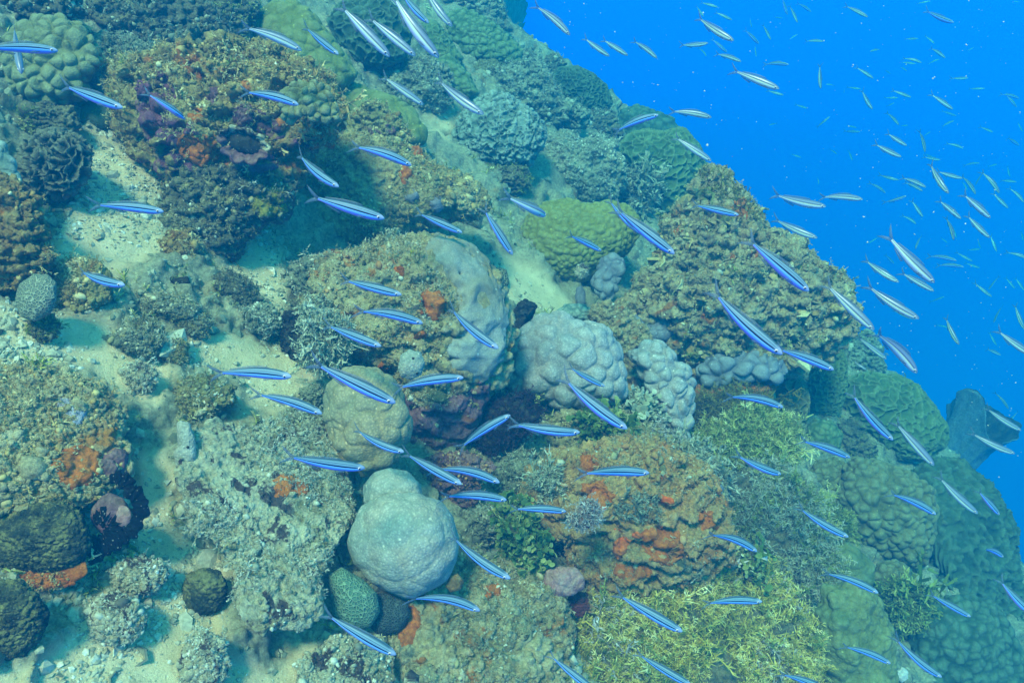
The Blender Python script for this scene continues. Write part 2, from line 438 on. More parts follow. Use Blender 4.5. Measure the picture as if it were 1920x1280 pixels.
def t_frond(seed, nleaf=16, w=.035, droop=.35, leaf=.34, spread=1.):
    r = np.random.default_rng(seed); Q, A, Fc = [], [], []
    p = np.zeros(3); d = np.array([0, 0, 1.]); bend = r.normal(0, droop, 3)*np.array([1, 1, .2]); seg = 6
    pts = [p]
    for k in range(seg):
        d = d+bend*.3; d /= np.linalg.norm(d); p = p+d/seg; pts.append(p)
    def add(q, a):
        b = len(Q); Q.extend(q); A.extend(a); Fc.append([b, b+1, b+2, b+3])
    for k in range(seg):
        nr = r.normal(size=3); q, a = strip(pts[k], pts[k+1], w*(1-.1*k), w*(.9-.1*k), nr, k/seg, (k+1)/seg); add(q, a)
    for j in range(nleaf):
        f = .15+.85*j/nleaf; i = min(int(f*seg), seg-1); b0 = pts[i]*(1-(f*seg-i))+pts[i+1]*(f*seg-i)
        dr = r.normal(size=3)*spread; dr[2] = abs(dr[2])*.8+.35; dr /= np.linalg.norm(dr)
        L = leaf*(1.1-.6*f)*(.6+.8*r.random()); mid = b0+dr*L*.5; end = mid+(dr+r.normal(0, .5, 3))*L*.5
        q, a = strip(b0, mid, w*.6, w*.8, r.normal(size=3), f, min(1, f+.15)); add(q, a)
        q, a = strip(mid, end, w*.8, w*.3, r.normal(size=3), min(1, f+.15), min(1, f+.3)); add(q, a)
        if r.random() < .6:
            dr2 = dr+r.normal(0, .8, 3); dr2 /= np.linalg.norm(dr2)
            q, a = strip(mid, mid+dr2*L*.45, w*.6, w*.3, r.normal(size=3), min(1, f+.15), min(1, f+.35)); add(q, a)
    return np.array(Q), np.array(Fc), np.array(A)
def t_discs(seed, n=5):
    """a chain of rounded leaf plates (calcified green algae)"""
    r = np.random.default_rng(seed); Q, A, T = [], [], []; p = np.zeros(3); d = np.array([0, 0, 1.])
    for j in range(n):
        d = d+r.normal(0, .55, 3); d /= np.linalg.norm(d); a = r.normal(size=3); sx = np.cross(d, a); sx /= np.linalg.norm(sx); nz = np.cross(sx, d)
        R = .17*(.7+.6*r.random()); c = p+d*R; m = 8; b = len(Q)
        for h in (.025, -.025):
            for k in range(m):
                an = 2*math.pi*k/m; Q.append(c+sx*math.cos(an)*R*1.15+d*math.sin(an)*R+nz*h); A.append(.35+.5*j/n+(.25 if math.sin(an) > .6 else 0))
        for k in range(1, m-1): T += [[b, b+k, b+k+1], [b+m, b+m+k+1, b+m+k]]
        for k in range(m):
            k2 = (k+1) % m; T += [[b+k, b+m+k, b+m+k2], [b+k, b+m+k2, b+k2]]
        p = c+d*R*.9
    return np.array(Q), np.array(T), np.clip(np.array(A), 0, 1)
CRUMB = [t_crumb(k) for k in range(6)]; PLATES = []; FLAKE = [t_flake(k) for k in range(6)]
PLATES = list(FLAKE)
FROND = [t_frond(k, 18, .021, .4, .28) for k in range(8)]; WISPY = [t_frond(40+k, 24, .019, .5, .36) for k in range(6)]; TUFT = [t_frond(80+k, 9, .05, .6, .45) for k in range(6)]
DISCS = [t_discs(k, 3+k % 4) for k in range(8)]
def turf(info, n, size, mat, name='turf', tmpl=None, share2=.7, tilt=.6, up=-.4, zone=None, freq=None, thr=0., parent=True, label=None, lift=0., toward_up=.0, vlo=0., vhi=1.):
    bits = tmpl is None or tmpl is PLATES
    if tmpl is None: n, size = int(n*.9), size*.36
    sp = surf_points(info, n, up, zone, freq, thr)
    if sp is None: return None
    P, N = sp; N = N+np.array([0, 0, toward_up]); N /= np.linalg.norm(N, axis=1)[:, None]
    M = rotbasis(N, RNG, tilt); S = size*np.exp(RNG.normal(0, .55 if bits else .4, n))
    v = vlo+(vhi-vlo)*np.clip(.5+.5*perlin(P*30, 3)*1.6+RNG.normal(0, .12 if bits else .22, n), 0, 1)
    tm = tmpl or CRUMB
    isplant = tm[0][1].shape[1] == 4 or tm is DISCS
    o = scatter(name, P+N*lift, M, S, tm, mat, info['o'] if parent else None, (0, 0, 0) if parent else info['C'], v-.25 if not isplant else v*.55, bits and tmpl is None, info['mat'] if bits else None, share2)
    if label and parent: o['label'] = label
    return o
# ------------------------------------------------------------------ palettes
OL = ((.06, .06, .03), (.21, .18, .07), (.35, .30, .12), (.50, .46, .24))
M_ROCK = rock_mat('encrusted_rock', OL, [((.30, .11, .02), 7, .60, .68, 3), ((.20, .09, .13), 6, .63, .70, 11), ((.30, .30, .05), 11, .64, .70, 21)], seed=1)
M_OVER = rock_mat('overhang_rock', ((.06, .045, .025), (.26, .17, .065), (.40, .29, .10), (.52, .44, .20)), [((.52, .16, .03), 5, .55, .63, 3), ((.24, .09, .14), 6, .57, .65, 11), ((.34, .33, .06), 11, .62, .70, 21)], seed=1)
M_TAN = rock_mat('tan_rock', ((.10, .08, .04), (.28, .23, .11), (.42, .36, .19), (.56, .51, .33)), [((.32, .13, .03), 8, .63, .71, 5), ((.05, .07, .08), 10, .64, .70, 15)], seed=2)
M_BOULDER = rock_mat('boulder_crust', ((.14, .11, .07), (.38, .30, .16), (.54, .45, .27), (.64, .57, .40)), [((.50, .18, .035), 8, .58, .67, 5), ((.16, .20, .16), 8, .58, .68, 31), ((.22, .09, .12), 12, .65, .72, 15)], seed=33)
M_CRUST = rock_mat('orange_crust_rock', ((.15, .09, .05), (.46, .24, .085), (.58, .34, .13), (.64, .50, .29)), [((.62, .17, .025), 6, .55, .65, 5), ((.18, .07, .10), 12, .63, .70, 15), ((.10, .13, .09), 9, .60, .68, 31)], seed=3)
M_OCHRE = rock_mat('ochre_rock', ((.11, .075, .045), (.38, .26, .13), (.52, .39, .21), (.60, .51, .32)), [((.42, .16, .04), 7, .61, .69, 8), ((.10, .18, .12), 6, .58, .68, 28)], seed=4, dust=(.50, .40, .23), dust_amt=.35)
M_PALE = rock_mat('pale_crust', ((.12, .10, .06), (.42, .37, .23), (.60, .54, .37), (.74, .69, .53)), [((.24, .20, .08), 9, .58, .68, 6), ((.10, .075, .07), 26, .55, .61, 16), ((.20, .27, .22), 6, .56, .68, 26)], dust=(.50, .48, .36), seed=5)
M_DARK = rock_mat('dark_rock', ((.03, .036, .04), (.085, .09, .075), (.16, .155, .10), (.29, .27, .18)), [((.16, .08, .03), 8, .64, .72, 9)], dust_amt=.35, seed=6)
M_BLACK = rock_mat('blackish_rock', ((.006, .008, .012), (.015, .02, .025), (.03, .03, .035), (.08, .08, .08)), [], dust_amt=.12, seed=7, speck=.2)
M_TEAL = rock_mat('silty_rock', ((.07, .09, .07), (.18, .20, .14), (.30, .31, .22), (.45, .45, .34)), [((.09, .08, .04), 9, .60, .67, 7)], dust=(.42, .42, .30), seed=8)
M_PURP = rock_mat('purple_crust', ((.04, .02, .03), (.18, .08, .11), (.27, .13, .16), (.40, .27, .28)), [((.30, .10, .03), 10, .62, .70, 4)], dust_amt=.2, seed=9)
M_ORSP = rock_mat('orange_sponge', ((.30, .07, .008), (.48, .12, .014), (.56, .16, .022), (.58, .25, .07)), [], dust_amt=.10, seed=10, scale=22, speck=.1, bump=.5)
M_RED = rock_mat('red_sponge', ((.45, .06, .008), (.66, .12, .018), (.70, .16, .03), (.66, .24, .08)), [], dust_amt=0, seed=12, scale=20, speck=0, bump=.4)
M_PINK = rock_mat('pink_sponge', ((.16, .06, .06), (.30, .13, .13), (.38, .20, .19), (.40, .30, .26)), [], dust_amt=.25, seed=13, scale=16, speck=.2, bump=.4)
M_BROWN = rock_mat('brown_rock', ((.07, .05, .025), (.24, .14, .05), (.36, .22, .08), (.42, .33, .16)), [((.36, .13, .02), 7, .58, .68, 2)], seed=14, dust_amt=.4)
M_MOUND = rock_mat('mound_crust', ((.14, .11, .06), (.36, .29, .15), (.50, .42, .24), (.62, .54, .35)), [((.45, .20, .05), 7, .62, .70, 5), ((.20, .24, .18), 7, .60, .68, 15)], dust=(.60, .50, .30), dust_amt=.7, seed=2)
C_PALE = coral_mat('pale_coral', (.29, .29, .30), (.45, .37, .34), (.52, .51, .51), 190, .42)
C_WHITE = coral_mat('whitish_coral', (.28, .34, .30), (.48, .39, .30), (.48, .48, .42), 190, .42, blotch=8)
C_TAN = coral_mat('tan_coral', (.24, .24, .16), (.42, .29, .15), (.46, .38, .24), 190, .42)
C_MUST = coral_mat('mustard_coral', (0.177, 0.170, 0.024), (0.272, 0.265, 0.061), (0.313, 0.320, 0.122), 280, .25)
C_YG = coral_mat('yellow_green_coral', (0.124, 0.143, 0.031), (0.205, 0.223, 0.062), (0.260, 0.279, 0.124), 220, .25)
C_GREEN = coral_mat('green_coral', (0.058, 0.108, 0.043), (0.115, 0.173, 0.072), (0.216, 0.274, 0.144), 200, .2, use_h=.75)
C_DGREEN = coral_mat('dark_green_coral', (.025, .06, .04), (.06, .11, .07), (.14, .21, .14), 180, .2, use_h=.7)
C_BLUE = coral_mat('blue_grey_coral', (0.098, 0.156, 0.139), (0.180, 0.246, 0.221), (0.344, 0.410, 0.377), 200, .2, use_h=.85)
C_PURP = coral_mat('purple_grey_coral', (.13, .13, .17), (.22, .23, .27), (.33, .35, .38), 260, .25)
C_BROWN = coral_mat('brown_coral', (0.111, 0.111, 0.043), (0.187, 0.187, 0.085), (0.289, 0.297, 0.170), 240, .3)
C_OLIVE = coral_mat('olive_plate_coral', (0.120, 0.136, 0.040), (0.208, 0.224, 0.088), (0.288, 0.320, 0.168), 260, .25)
C_SHEET = coral_mat('sheet_coral', (.26, .21, .12), (.34, .37, .36), (.36, .44, .46), 330, .35, blotch=3.5)
C_FINGER = coral_mat('finger_coral', (0.130, 0.144, 0.058), (0.216, 0.223, 0.108), (0.302, 0.317, 0.187), 260, .25)
B_GREY = brain_mat('grey_brain', (.14, .16, .12), (.30, .31, .22), 150)
B_GREEN = brain_mat('green_brain', (.08, .16, .11), (.20, .30, .20), 150)
B_DARK = brain_mat('dark_brain', (.03, .045, .045), (.09, .12, .11), 190)
B_DBALL = rock_mat('dark_ball', ((.012, .018, .022), (.03, .045, .045), (.07, .085, .06), (.20, .19, .09)), dust=(.36, .33, .13), dust_amt=.75, seed=37, scale=16, speck=.2)
F_TURF = flake_mat('turf_bits', [(0, (.05, .05, .025)), (.35, (.20, .17, .07)), (.6, (.33, .29, .15)), (.85, (.48, .45, .32)), (1, (.6, .58, .48))])
F_OCHRE = flake_mat('ochre_bits', [(0, (.08, .05, .025)), (.3, (.32, .20, .07)), (.6, (.48, .36, .15)), (1, (.58, .52, .31))])
F_ORANGE = flake_mat('orange_bits', [(0, (.08, .04, .02)), (.35, (.34, .16, .06)), (.65, (.44, .26, .11)), (1, (.55, .48, .34))])
F_PALE = flake_mat('pale_bits', [(0, (.10, .09, .07)), (.35, (.30, .29, .21)), (.7, (.48, .47, .37)), (1, (.66, .65, .56))])
F_DARK = flake_mat('dark_bits', [(0, (.03, .035, .03)), (.5, (.12, .12, .08)), (1, (.28, .26, .18))])
F_TEAL = flake_mat('silty_bits', [(0, (.06, .08, .06)), (.5, (.22, .24, .17)), (1, (.44, .44, .34))])
F_YALG = flake_mat('yellow_algae', [(0, (.02, .035, .012)), (.3, (.12, .14, .03)), (.50, (.46, .37, .06)), (.72, (.68, .55, .15)), (1, (.86, .78, .46))])
F_GALG = flake_mat('green_algae', [(0, (.015, .035, .012)), (.3, (.07, .12, .03)), (.55, (.22, .26, .06)), (.8, (.44, .43, .14)), (1, (.68, .64, .36))])
F_OALG = flake_mat('ochre_algae', [(0, (.04, .04, .01)), (.4, (.13, .11, .02)), (.75, (.22, .18, .04)), (1, (.36, .30, .08))])
F_HALI = flake_mat('leafy_algae', [(0, (.015, .04, .015)), (.35, (.04, .09, .025)), (.6, (.10, .16, .04)), (.85, (.30, .31, .11)), (1, (.62, .62, .48))], .6)
F_WHITE = flake_mat('white_tips', [(0, (.12, .10, .09)), (.45, (.28, .24, .22)), (.8, (.46, .43, .40)), (1, (.62, .60, .57))])
F_BUSH = flake_mat('grey_bush', [(0, (.09, .11, .07)), (.5, (.27, .28, .19)), (1, (.50, .50, .40))])
# ------------------------------------------------------------------ the seabed
SAND = [poly(s) for s in (
 '165,245 240,262 300,320 318,390 312,450 250,490 105,485 88,415 130,372 165,330', '470,435 505,430 560,480 560,545 505,585 440,570 415,500',
 '350,620 470,590 540,650 610,690 580,790 440,790 430,720 350,690', '240,850 320,820 330,960 430,1060 440,1200 540,1260 800,1400 60,1400 60,1240 100,1190 160,1110 250,1060 260,900',
 '930,465 985,490 1060,540 1075,575 980,610 940,560', '790,205 850,212 842,250 862,285 826,268', '-400,560 0,560 130,610 300,640 330,700 100,690 -400,660',
 '-300,1200 60,1230 60,1400 -300,1500', '100,600 260,600 330,700 300,760 180,700 100,660', '560,1180 640,1190 740,1240 800,1400 540,1400 520,1260')]
st = 5
gx = np.arange(-520, 2500, st); gy = np.arange(-560, 1900, st)
PX, PY = np.meshgrid(gx, gy); sh = PX.shape; PX = PX.ravel().astype(float); PY = PY.ravel().astype(float)
iz = inv_z(PX, PY); okv = iz > .125
P = pt(PX, PY, 1/np.maximum(iz, .125))
crest = poly('880,-120 930,0 1040,110 1150,190 1320,300 1450,420 1600,620 1760,760 1900,960 2050,1200 2200,1500')
Cp = pt(crest[:, 0], crest[:, 1], zplane(crest[:, 0], crest[:, 1])); cs, ct = Cp@E_S, Cp@E_T
od = np.argsort(cs); cs, ct = cs[od], ct[od]
ss, tt = P@E_S, P@E_T
exc = np.maximum(0, tt-np.interp(ss, cs, ct)+.30)
sand = np.zeros(len(PX)); wob = fbm(P*5, 3, 4)*60; wob2 = fbm(P*5+7, 3, 5)*60
for pg in SAND:
    d = edge_dist(PX+wob, PY+wob2, pg)*np.where(inside(PX+wob, PY+wob2, pg), 1, -1); sand = np.maximum(sand, sstep(-14, 22, d))
f1, f2 = worley(P/.055, 3); f1b, _ = worley(P/.022+5, 9)
rough = fbm(P/.30, 5, 21, .55)*.10 + (1-f1)*.035*(fbm(P/.2, 2, 8) > -.1) + (1-f1b)*.012 + fbm(P/.06, 4, 25, .6)*.022
H = (rough*1.1-.030)*(1-sand) - .012*sand + sand*(fbm(P/.25, 3, 31)*.018 + fbm(P/.035, 3, 33)*.004)
P = P + NRM*(H - 1.5*exc**1.9)[:, None]
q = np.arange(len(PX)).reshape(sh); fc = np.stack([q[:-1, :-1], q[1:, :-1], q[1:, 1:], q[:-1, 1:]], -1).reshape(-1, 4)
fc = fc[okv[fc].all(1) & (exc[fc].max(1) < 2.2)]
u = np.unique(fc); mp = np.zeros(len(PX), int); mp[u] = np.arange(len(u)); TERR = P[u]; TF = mp[fc]; TSAND = sand[u]
m, t, b = nodes('seabed'); k = NB(t); co = k.co()
rn = k.noise(co, 10, 9, .7, .5)
rock = k.ramp(rn, [(.28, (.035, .05, .04)), (.45, (.15, .16, .11)), (.58, (.28, .28, .19)), (.74, (.46, .45, .34))])
rock = k.mix(k.mask(k.noise(co, 7, 6, .6, 0, 4), .60, .68), rock, (.26, .15, .05))
up = k.upz(); rock = k.mix(k.math('MULTIPLY', k.mask(up, .2, .85), .5), rock, (.36, .35, .24))
sp = k.noise(co, 120, 6, .75); rock = k.mix(.8, rock, k.ramp(sp, [(.3, (.3, .3, .3)), (.5, (.95, .95, .95)), (.7, (1.7, 1.7, 1.6))]), 'MULTIPLY')
sn = k.noise(co, 12, 6, .65); snd = k.mix(k.mask(sn, .35, .68), (.62, .50, .31), (.76, .63, .42))
grain = k.noise(co, 420, 3, .8); snd = k.mix(.5, snd, k.ramp(grain, [(.3, (.55, .55, .55)), (.7, (1.35, 1.35, 1.35))]), 'MULTIPLY')
gv = k.n('ShaderNodeTexVoronoi'); gv.inputs['Scale'].default_value = 110; k.l(co, gv.inputs['Vector'])
snd = k.mix(k.math('MULTIPLY', k.mask(gv.outputs['Distance'], .16, .10), .8), snd, (.70, .68, .58))
dkv = k.noise(co, 45, 5, .7, 0, 8); snd = k.mix(k.math('MULTIPLY', k.mask(dkv, .58, .68), .5), snd, (.20, .19, .12))
base = k.mix(k.attr('sand'), rock, snd); k.l(base, b.inputs['Base Color']); b.inputs['Roughness'].default_value = .95; b.inputs['Specular IOR Level'].default_value = .1
k.l(k.bump(grain, .003, .7, k.bump(sp, .010, .6, k.bump(dkv, .012, .5))), b.inputs['Normal'])
seabed = tag(link('seabed', mesh('seabed', TERR, TF, m, {'sand': TSAND})), kind='structure')
# loose rubble and shell bits on it, nobody could count them
def terrain_points(n, sand_lo, sand_hi, pw=1.):
    c = TERR[TF].mean(1); px, py, z = proj(c); s_ = TSAND[TF].mean(1)
    w = ((px > -60) & (px < 1980) & (py > -40) & (py < 1340) & (s_ >= sand_lo) & (s_ <= sand_hi)).astype(float)
    w *= sstep(-.1, .3, fbm(c/.22, 3, 77)) + .06
    f = RNG.choice(len(TF), n, p=w/w.sum()); return TERR[TF[f, 0]]*.5+TERR[TF[f, 2]]*.5, z[f]
Pq, zq = terrain_points(14000, 0, .6)
o = scatter('coral_rubble', Pq, rotbasis(np.tile(NRM, (len(Pq), 1)), RNG, 1.), .0055*np.exp(RNG.normal(0, .55, len(Pq))), CRUMB, F_TEAL, None, (0, 0, 0), np.clip(RNG.normal(.3, .2, len(Pq)), 0, .7))
tag(o, kind='stuff')
Pq, zq = terrain_points(5000, .3, 1)
o = scatter('shell_grit', Pq, rotbasis(np.tile(NRM, (len(Pq), 1)), RNG, .8), .0032*np.exp(RNG.normal(0, .6, len(Pq))), CRUMB+FLAKE, F_PALE, None, (0, 0, 0), np.clip(RNG.normal(.25, .25, len(Pq)), 0, .8))
tag(o, kind='stuff')
Pq, zq = terrain_points(2600, 0, .3)
o = scatter('turf_algae', Pq, rotbasis(np.tile((NRM+np.array([0, 0, 1.]))/1.8, (len(Pq), 1)), RNG, .6), .022*np.exp(RNG.normal(0, .4, len(Pq))), TUFT, F_GALG, None, (0, 0, 0), np.clip(RNG.normal(.35, .2, len(Pq)), 0, .6))
tag(o, kind='stuff')
# ------------------------------------------------------------------ reef rocks and corals, far to near
ROCKD = [('fbm', .9, .34, 3), ('ledge', .34, .20), ('ridge', .40, .14, 4), ('lump', .16, .08), ('fbm', .07, .05, 3)]
CRUMBLY = [('fbm', 1., .22, 3), ('lump', .30, .15), ('lump', .11, .075), ('fbm', .05, .03, 3)]
SOFT = [('fbm', 1.0, .10, 2)]
def rock(name, label, pg, mat, bits=F_TURF, n=2600, size=.010, disp=ROCKD, sub=7, cat='rock', turf_zone=None, **kw):
    i = blob(name, label, cat, pg, mat, disp=disp, sub=sub, **kw)
    if n:
        turf(i, n, size, bits, 'turf', zone=turf_zone, freq=9, thr=-.25)
        fuzz(i, max(60, int(n*.35)), size*1.35, {F_DARK: F_GALG, F_TEAL: F_BUSH}.get(bits, bits))
    return i
def coral(name, label, pg, mat, disp, sub=7, cat='coral', **kw): return blob(name, label, cat, pg, mat, disp=disp, sub=sub, **kw)
def lumps(size, amp, f=.10): return [('fbm', 1.0, f, 2), ('lump', size, amp)]
def nets(size, amp, f=.12): return [('fbm', .9, f, 3), ('net', size, amp)]

# --- far band along the top
rock('reef_rock', 'bluish dark overgrown rock at the top edge beside the lumpy pale coral', '120,40 160,0 230,-30 330,-20 400,10 420,60 400,100 330,110 260,120 190,110 150,80', M_DARK, F_TEAL, 2200, .013)
rock('reef_rock', 'dark shaded rock behind the crest of the big overhanging rock', '330,20 380,-20 450,-20 480,20 470,70 430,95 380,100 340,80', M_DARK, F_DARK, 1500, .012)
rock('reef_rock', 'dim rock in the top corner above the lumpy pale coral', '-60,-30 60,-40 140,-20 150,30 100,40 40,60 -20,60 -70,40', M_DARK, F_TEAL, 1200, .013)
rock('reef_rock', 'silty rubble ridge between the lumpy pale coral and the overhanging rock', '150,70 200,60 250,80 300,95 320,125 260,150 215,150 190,120', M_TEAL, F_TEAL, 1800, .010)
coral('boulder_coral', 'large smooth yellow-green boulder coral rising behind the overhanging rock', '462,45 480,12 510,2 545,1 580,12 612,52 645,100 668,140 650,168 600,165 560,150 500,110 470,80', C_YG, lumps(.34, .10), base=(560, 150))
coral('boulder_coral', 'dark green ridged coral at the top edge beside the yellow-green boulder', '615,40 640,8 700,-10 750,15 770,60 760,110 715,128 665,115 635,80', C_DGREEN, nets(.28, .12), base=(690, 120))
coral('boulder_coral', 'small dark brown coral head tucked under the dark green ridged coral', '672,110 705,98 738,104 742,126 715,142 682,136', B_DARK, SOFT, sub=6, cat='coral')
coral('cone_coral', 'steep green ridge coral rising to a peak near the top edge', '780,60 800,38 818,40 838,65 868,110 860,135 820,125 790,105', C_GREEN, nets(.3, .14), sub=6)
coral('boulder_coral', 'pale green knobbly coral just below the top of the reef crest', '835,28 870,15 912,35 950,62 978,95 978,125 930,128 890,125 860,112 842,75', C_GREEN, lumps(.22, .14), base=(910, 115))
rock('reef_rock', 'hazy bluish rock at the very top of the reef crest', '800,-30 860,-40 930,-20 945,20 960,60 930,50 880,25 830,25', M_TEAL, F_TEAL, 900, .014, sub=6)
rock('reef_rock', 'pale rough rubble mound with yellowish turf below the steep green ridge coral', '715,140 745,118 790,110 830,120 850,160 830,200 790,215 745,200 720,170', M_TEAL, F_BUSH, 2600, .012)
coral('boulder_coral', 'small green lumpy coral on the far edge of the pale rubble mound', '812,112 842,100 882,142 900,178 872,184 836,166', C_GREEN, lumps(.35, .14), sub=6)
rock('reef_rock', 'dim bluish ridge carrying bushy growth between pale lumpy coral and reef crest', '880,120 940,125 985,115 1030,150 1060,190 1105,215 1095,245 1040,235 985,200 920,175 890,150', M_TEAL, F_BUSH, 3400, .016)
coral('ridged_coral', 'small striped brown coral on the dim ridge under the pale green knobbly coral', '885,128 900,112 930,110 948,128 940,150 905,150', C_BROWN, nets(.3, .16), sub=6)
rock('reef_rock', 'hazy dark boulder on the crest line above the dark green honeycomb coral', '1015,135 1025,108 1045,104 1062,118 1055,140 1030,150', M_DARK, F_TEAL, 300, .012, sub=5)
rock('reef_rock', 'faint bushy rock at the crest line between knobbly coral and dark boulder', '965,110 985,95 1010,110 1025,140 1035,170 1000,165 975,140', M_TEAL, F_BUSH, 700, .016, sub=6)
coral('honeycomb_coral', 'dark green honeycomb boulder coral standing on the crest line', '1030,150 1050,128 1082,124 1112,138 1136,160 1146,195 1128,225 1100,225 1060,205 1036,180', C_DGREEN, nets(.20, .14), base=(1090, 215))
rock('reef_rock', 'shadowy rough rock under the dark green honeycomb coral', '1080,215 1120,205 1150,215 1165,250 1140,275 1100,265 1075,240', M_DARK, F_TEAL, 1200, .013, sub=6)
coral('boulder_coral', 'hazy flat-topped green coral on the crest behind the green ridged boulder', '1148,240 1160,205 1195,194 1228,208 1265,222 1276,245 1240,270 1180,275', C_DGREEN, lumps(.3, .12), base=(1210, 260), sub=6)
coral('ridged_coral', 'tall green ridged boulder coral beside the brown pinnacle', '1155,282 1180,255 1215,245 1245,250 1280,243 1310,270 1325,310 1315,350 1290,390 1262,412 1228,400 1205,370 1188,325 1165,300', C_GREEN, nets(.23, .12), base=(1240, 400))
rock('reef_rock', 'pale silty rubble rock between pale lumpy coral and green ridged boulder', '1005,285 1030,250 1063,244 1082,268 1112,257 1154,266 1178,319 1166,355 1139,383 1080,374 1028,362 985,352 970,326', M_TEAL, F_PALE, 3000, .010, disp=CRUMBLY)
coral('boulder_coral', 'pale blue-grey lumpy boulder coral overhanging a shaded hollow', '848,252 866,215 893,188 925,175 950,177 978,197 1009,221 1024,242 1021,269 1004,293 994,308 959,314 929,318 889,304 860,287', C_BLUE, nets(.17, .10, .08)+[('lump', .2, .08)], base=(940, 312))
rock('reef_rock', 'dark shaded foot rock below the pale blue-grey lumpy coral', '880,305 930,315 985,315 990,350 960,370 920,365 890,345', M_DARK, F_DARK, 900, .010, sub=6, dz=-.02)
coral('boulder_coral', 'yellow-green smooth coral with a bleached white patch', '622,190 640,170 663,157 697,170 741,180 775,202 796,242 799,270 775,278 745,262 690,268 640,250', C_YG, lumps(.5, .12), base=(720, 262))
rock('turf_rock', 'olive turf-covered knob leaning on the yellow-green coral with a white patch', '652,255 658,215 690,195 720,200 745,225 765,262 745,285 690,285', M_ROCK, F_OCHRE, 2600, .010, sub=6, dz=.05)
i = coral('mustard_coral', 'mustard yellow bumpy coral mound in front of the brown pinnacle', '972,440 985,402 1018,378 1060,373 1100,384 1140,376 1177,386 1199,410 1196,442 1180,474 1145,504 1110,522 1085,534 1050,530 1013,508 988,482', C_MUST, lumps(.13, .07, .12), base=(1080, 500))
# --- left side
coral('lumpy_coral', 'pale green lumpy coral at the left edge near the top', '-8,110 8,75 27,54 70,28 111,32 151,44 178,84 190,120 170,152 160,182 97,197 44,187 14,170', C_FINGER, lumps(.30, .20), base=(90, 190))
coral('knobby_coral', 'small cream coral knob against the side of the overhanging rock', '156,146 170,125 188,112 212,134 217,178 188,180', C_WHITE, lumps(.7, .2), sub=6, dz=.04)
coral('boulder_coral', 'shaded teal coral beneath the cream coral knob', '130,190 170,178 215,185 228,212 218,238 181,245 144,232', C_DGREEN, SOFT, sub=6)
rock('reef_rock', 'dark turf rock above the cabbage-like leafy coral', '40,205 90,192 135,200 150,240 100,258 55,250', M_DARK, F_DARK, 1500, .008, sub=6)
i = coral('cabbage_coral', 'dark leafy cabbage-like coral standing on sand', '32,305 60,262 100,252 144,256 166,276 162,324 136,358 93,373 52,358 36,335', coral_mat('cabbage_coral', (.02, .03, .03), (.05, .06, .05), (.20, .20, .14), 200, .2, use_h=1.), [('fbm', .6, .2, 3), ('net', .32, .34), ('fbm', .12, .05, 3)], base=(100, 350))
i = rock('brown_rock', 'brown rock with orange crust at the left edge', '-80,380 -20,310 25,330 45,360 75,410 86,440 82,475 106,487 96,502 50,530 0,548 -60,545 -90,460', M_BROWN, F_OCHRE, 2200, .010, sub=7)
coral('boulder_coral', 'pale teal coral capping the brown rock at the left edge', '-60,300 -20,262 8,268 26,300 42,345 30,372 0,375 -50,360', C_BLUE, lumps(.5, .15), sub=6, dz=.05)
rock('reef_rock', 'small crumbly brown rock holding the grey honeycomb coral on sand', '100,500 140,490 190,492 214,520 212,560 180,588 140,585 110,565', M_ROCK, F_OCHRE, 1600, .007, sub=6, disp=CRUMBLY)
coral('honeycomb_coral', 'grey barrel-shaped honeycomb coral at the left edge', '28,560 36,532 62,514 90,514 107,530 108,560 94,590 66,603 38,594', B_GREY, SOFT, sub=6, dz=.05)
rock('reef_rock', 'dark crumbly foot beneath the grey honeycomb coral', '50,600 90,592 112,605 105,632 75,640 52,625', M_DARK, F_DARK, 500, .006, sub=5)
# --- big overhanging rock
OV = '215,150 232,126 292,119 336,94 403,80 484,74 507,97 571,134 600,155 622,190 622,235 612,265 554,282 540,312 528,330 470,335 400,330 340,335 300,312 262,282 236,245 222,215'
ov = blob('overhanging_rock', 'big overhanging rock with orange and purple crusts and a turf-covered top', 'rock', OV, M_OVER, base=(400, 330), thick=.8, disp=ROCKD, sub=7, dz=.05)
turf(ov, 6500, .009, F_OCHRE, 'turf', zone='200,80 640,60 640,200 500,205 420,220 300,200 220,190', up=-.2)
turf(ov, 2500, .007, F_TURF, 'turf', freq=9, thr=-.1, share2=.95)
fuzz(ov, 3200, .016, F_OCHRE, up=.45); fuzz(ov, 300, .014, F_GALG)
turf(ov, 900, .010, F_OCHRE, 'fringe', zone='540,220 640,200 640,270 560,285', tmpl=TUFT)
for pg in ('322,262 345,246 385,250 412,262 415,300 385,315 345,305', '345,215 360,200 385,205 388,232 365,238', '560,225 600,215 632,230 628,262 590,270', '500,205 530,215 545,240 520,245'):
    patch(ov, 'encrusting_sponge', pg, M_ORSP, .015, .35, 10)
for pg in ('430,205 470,195 520,220 540,260 510,270 470,245 440,235', '425,285 470,285 520,290 528,315 480,335 440,325', '395,165 408,160 412,195 390,200'):
    patch(ov, 'purple_crust', pg, M_PURP, .013, .3, 10)
patch(ov, 'black_patch', '540,250 570,240 610,255 600,280 555,290', M_BLACK, .003, .2, 8)  # near-black patch on the lower right flank
lo = rock('reef_rock', 'dim lower rock with a yellow-green crust beneath the overhanging rock', '305,345 340,322 420,320 530,318 545,358 536,402 505,416 472,425 455,455 420,485 370,488 320,470 305,420', M_DARK, F_TURF, 3500, .009, sub=7, base=(420, 460))
patch(lo, 'yellow_crust', '470,370 500,345 535,350 540,395 505,412 475,405', rock_mat('yellow_crust', ((.05, .05, .01), (.22, .20, .03), (.34, .30, .05), (.45, .42, .14)), dust_amt=.1, seed=31), .006, .3, 10)
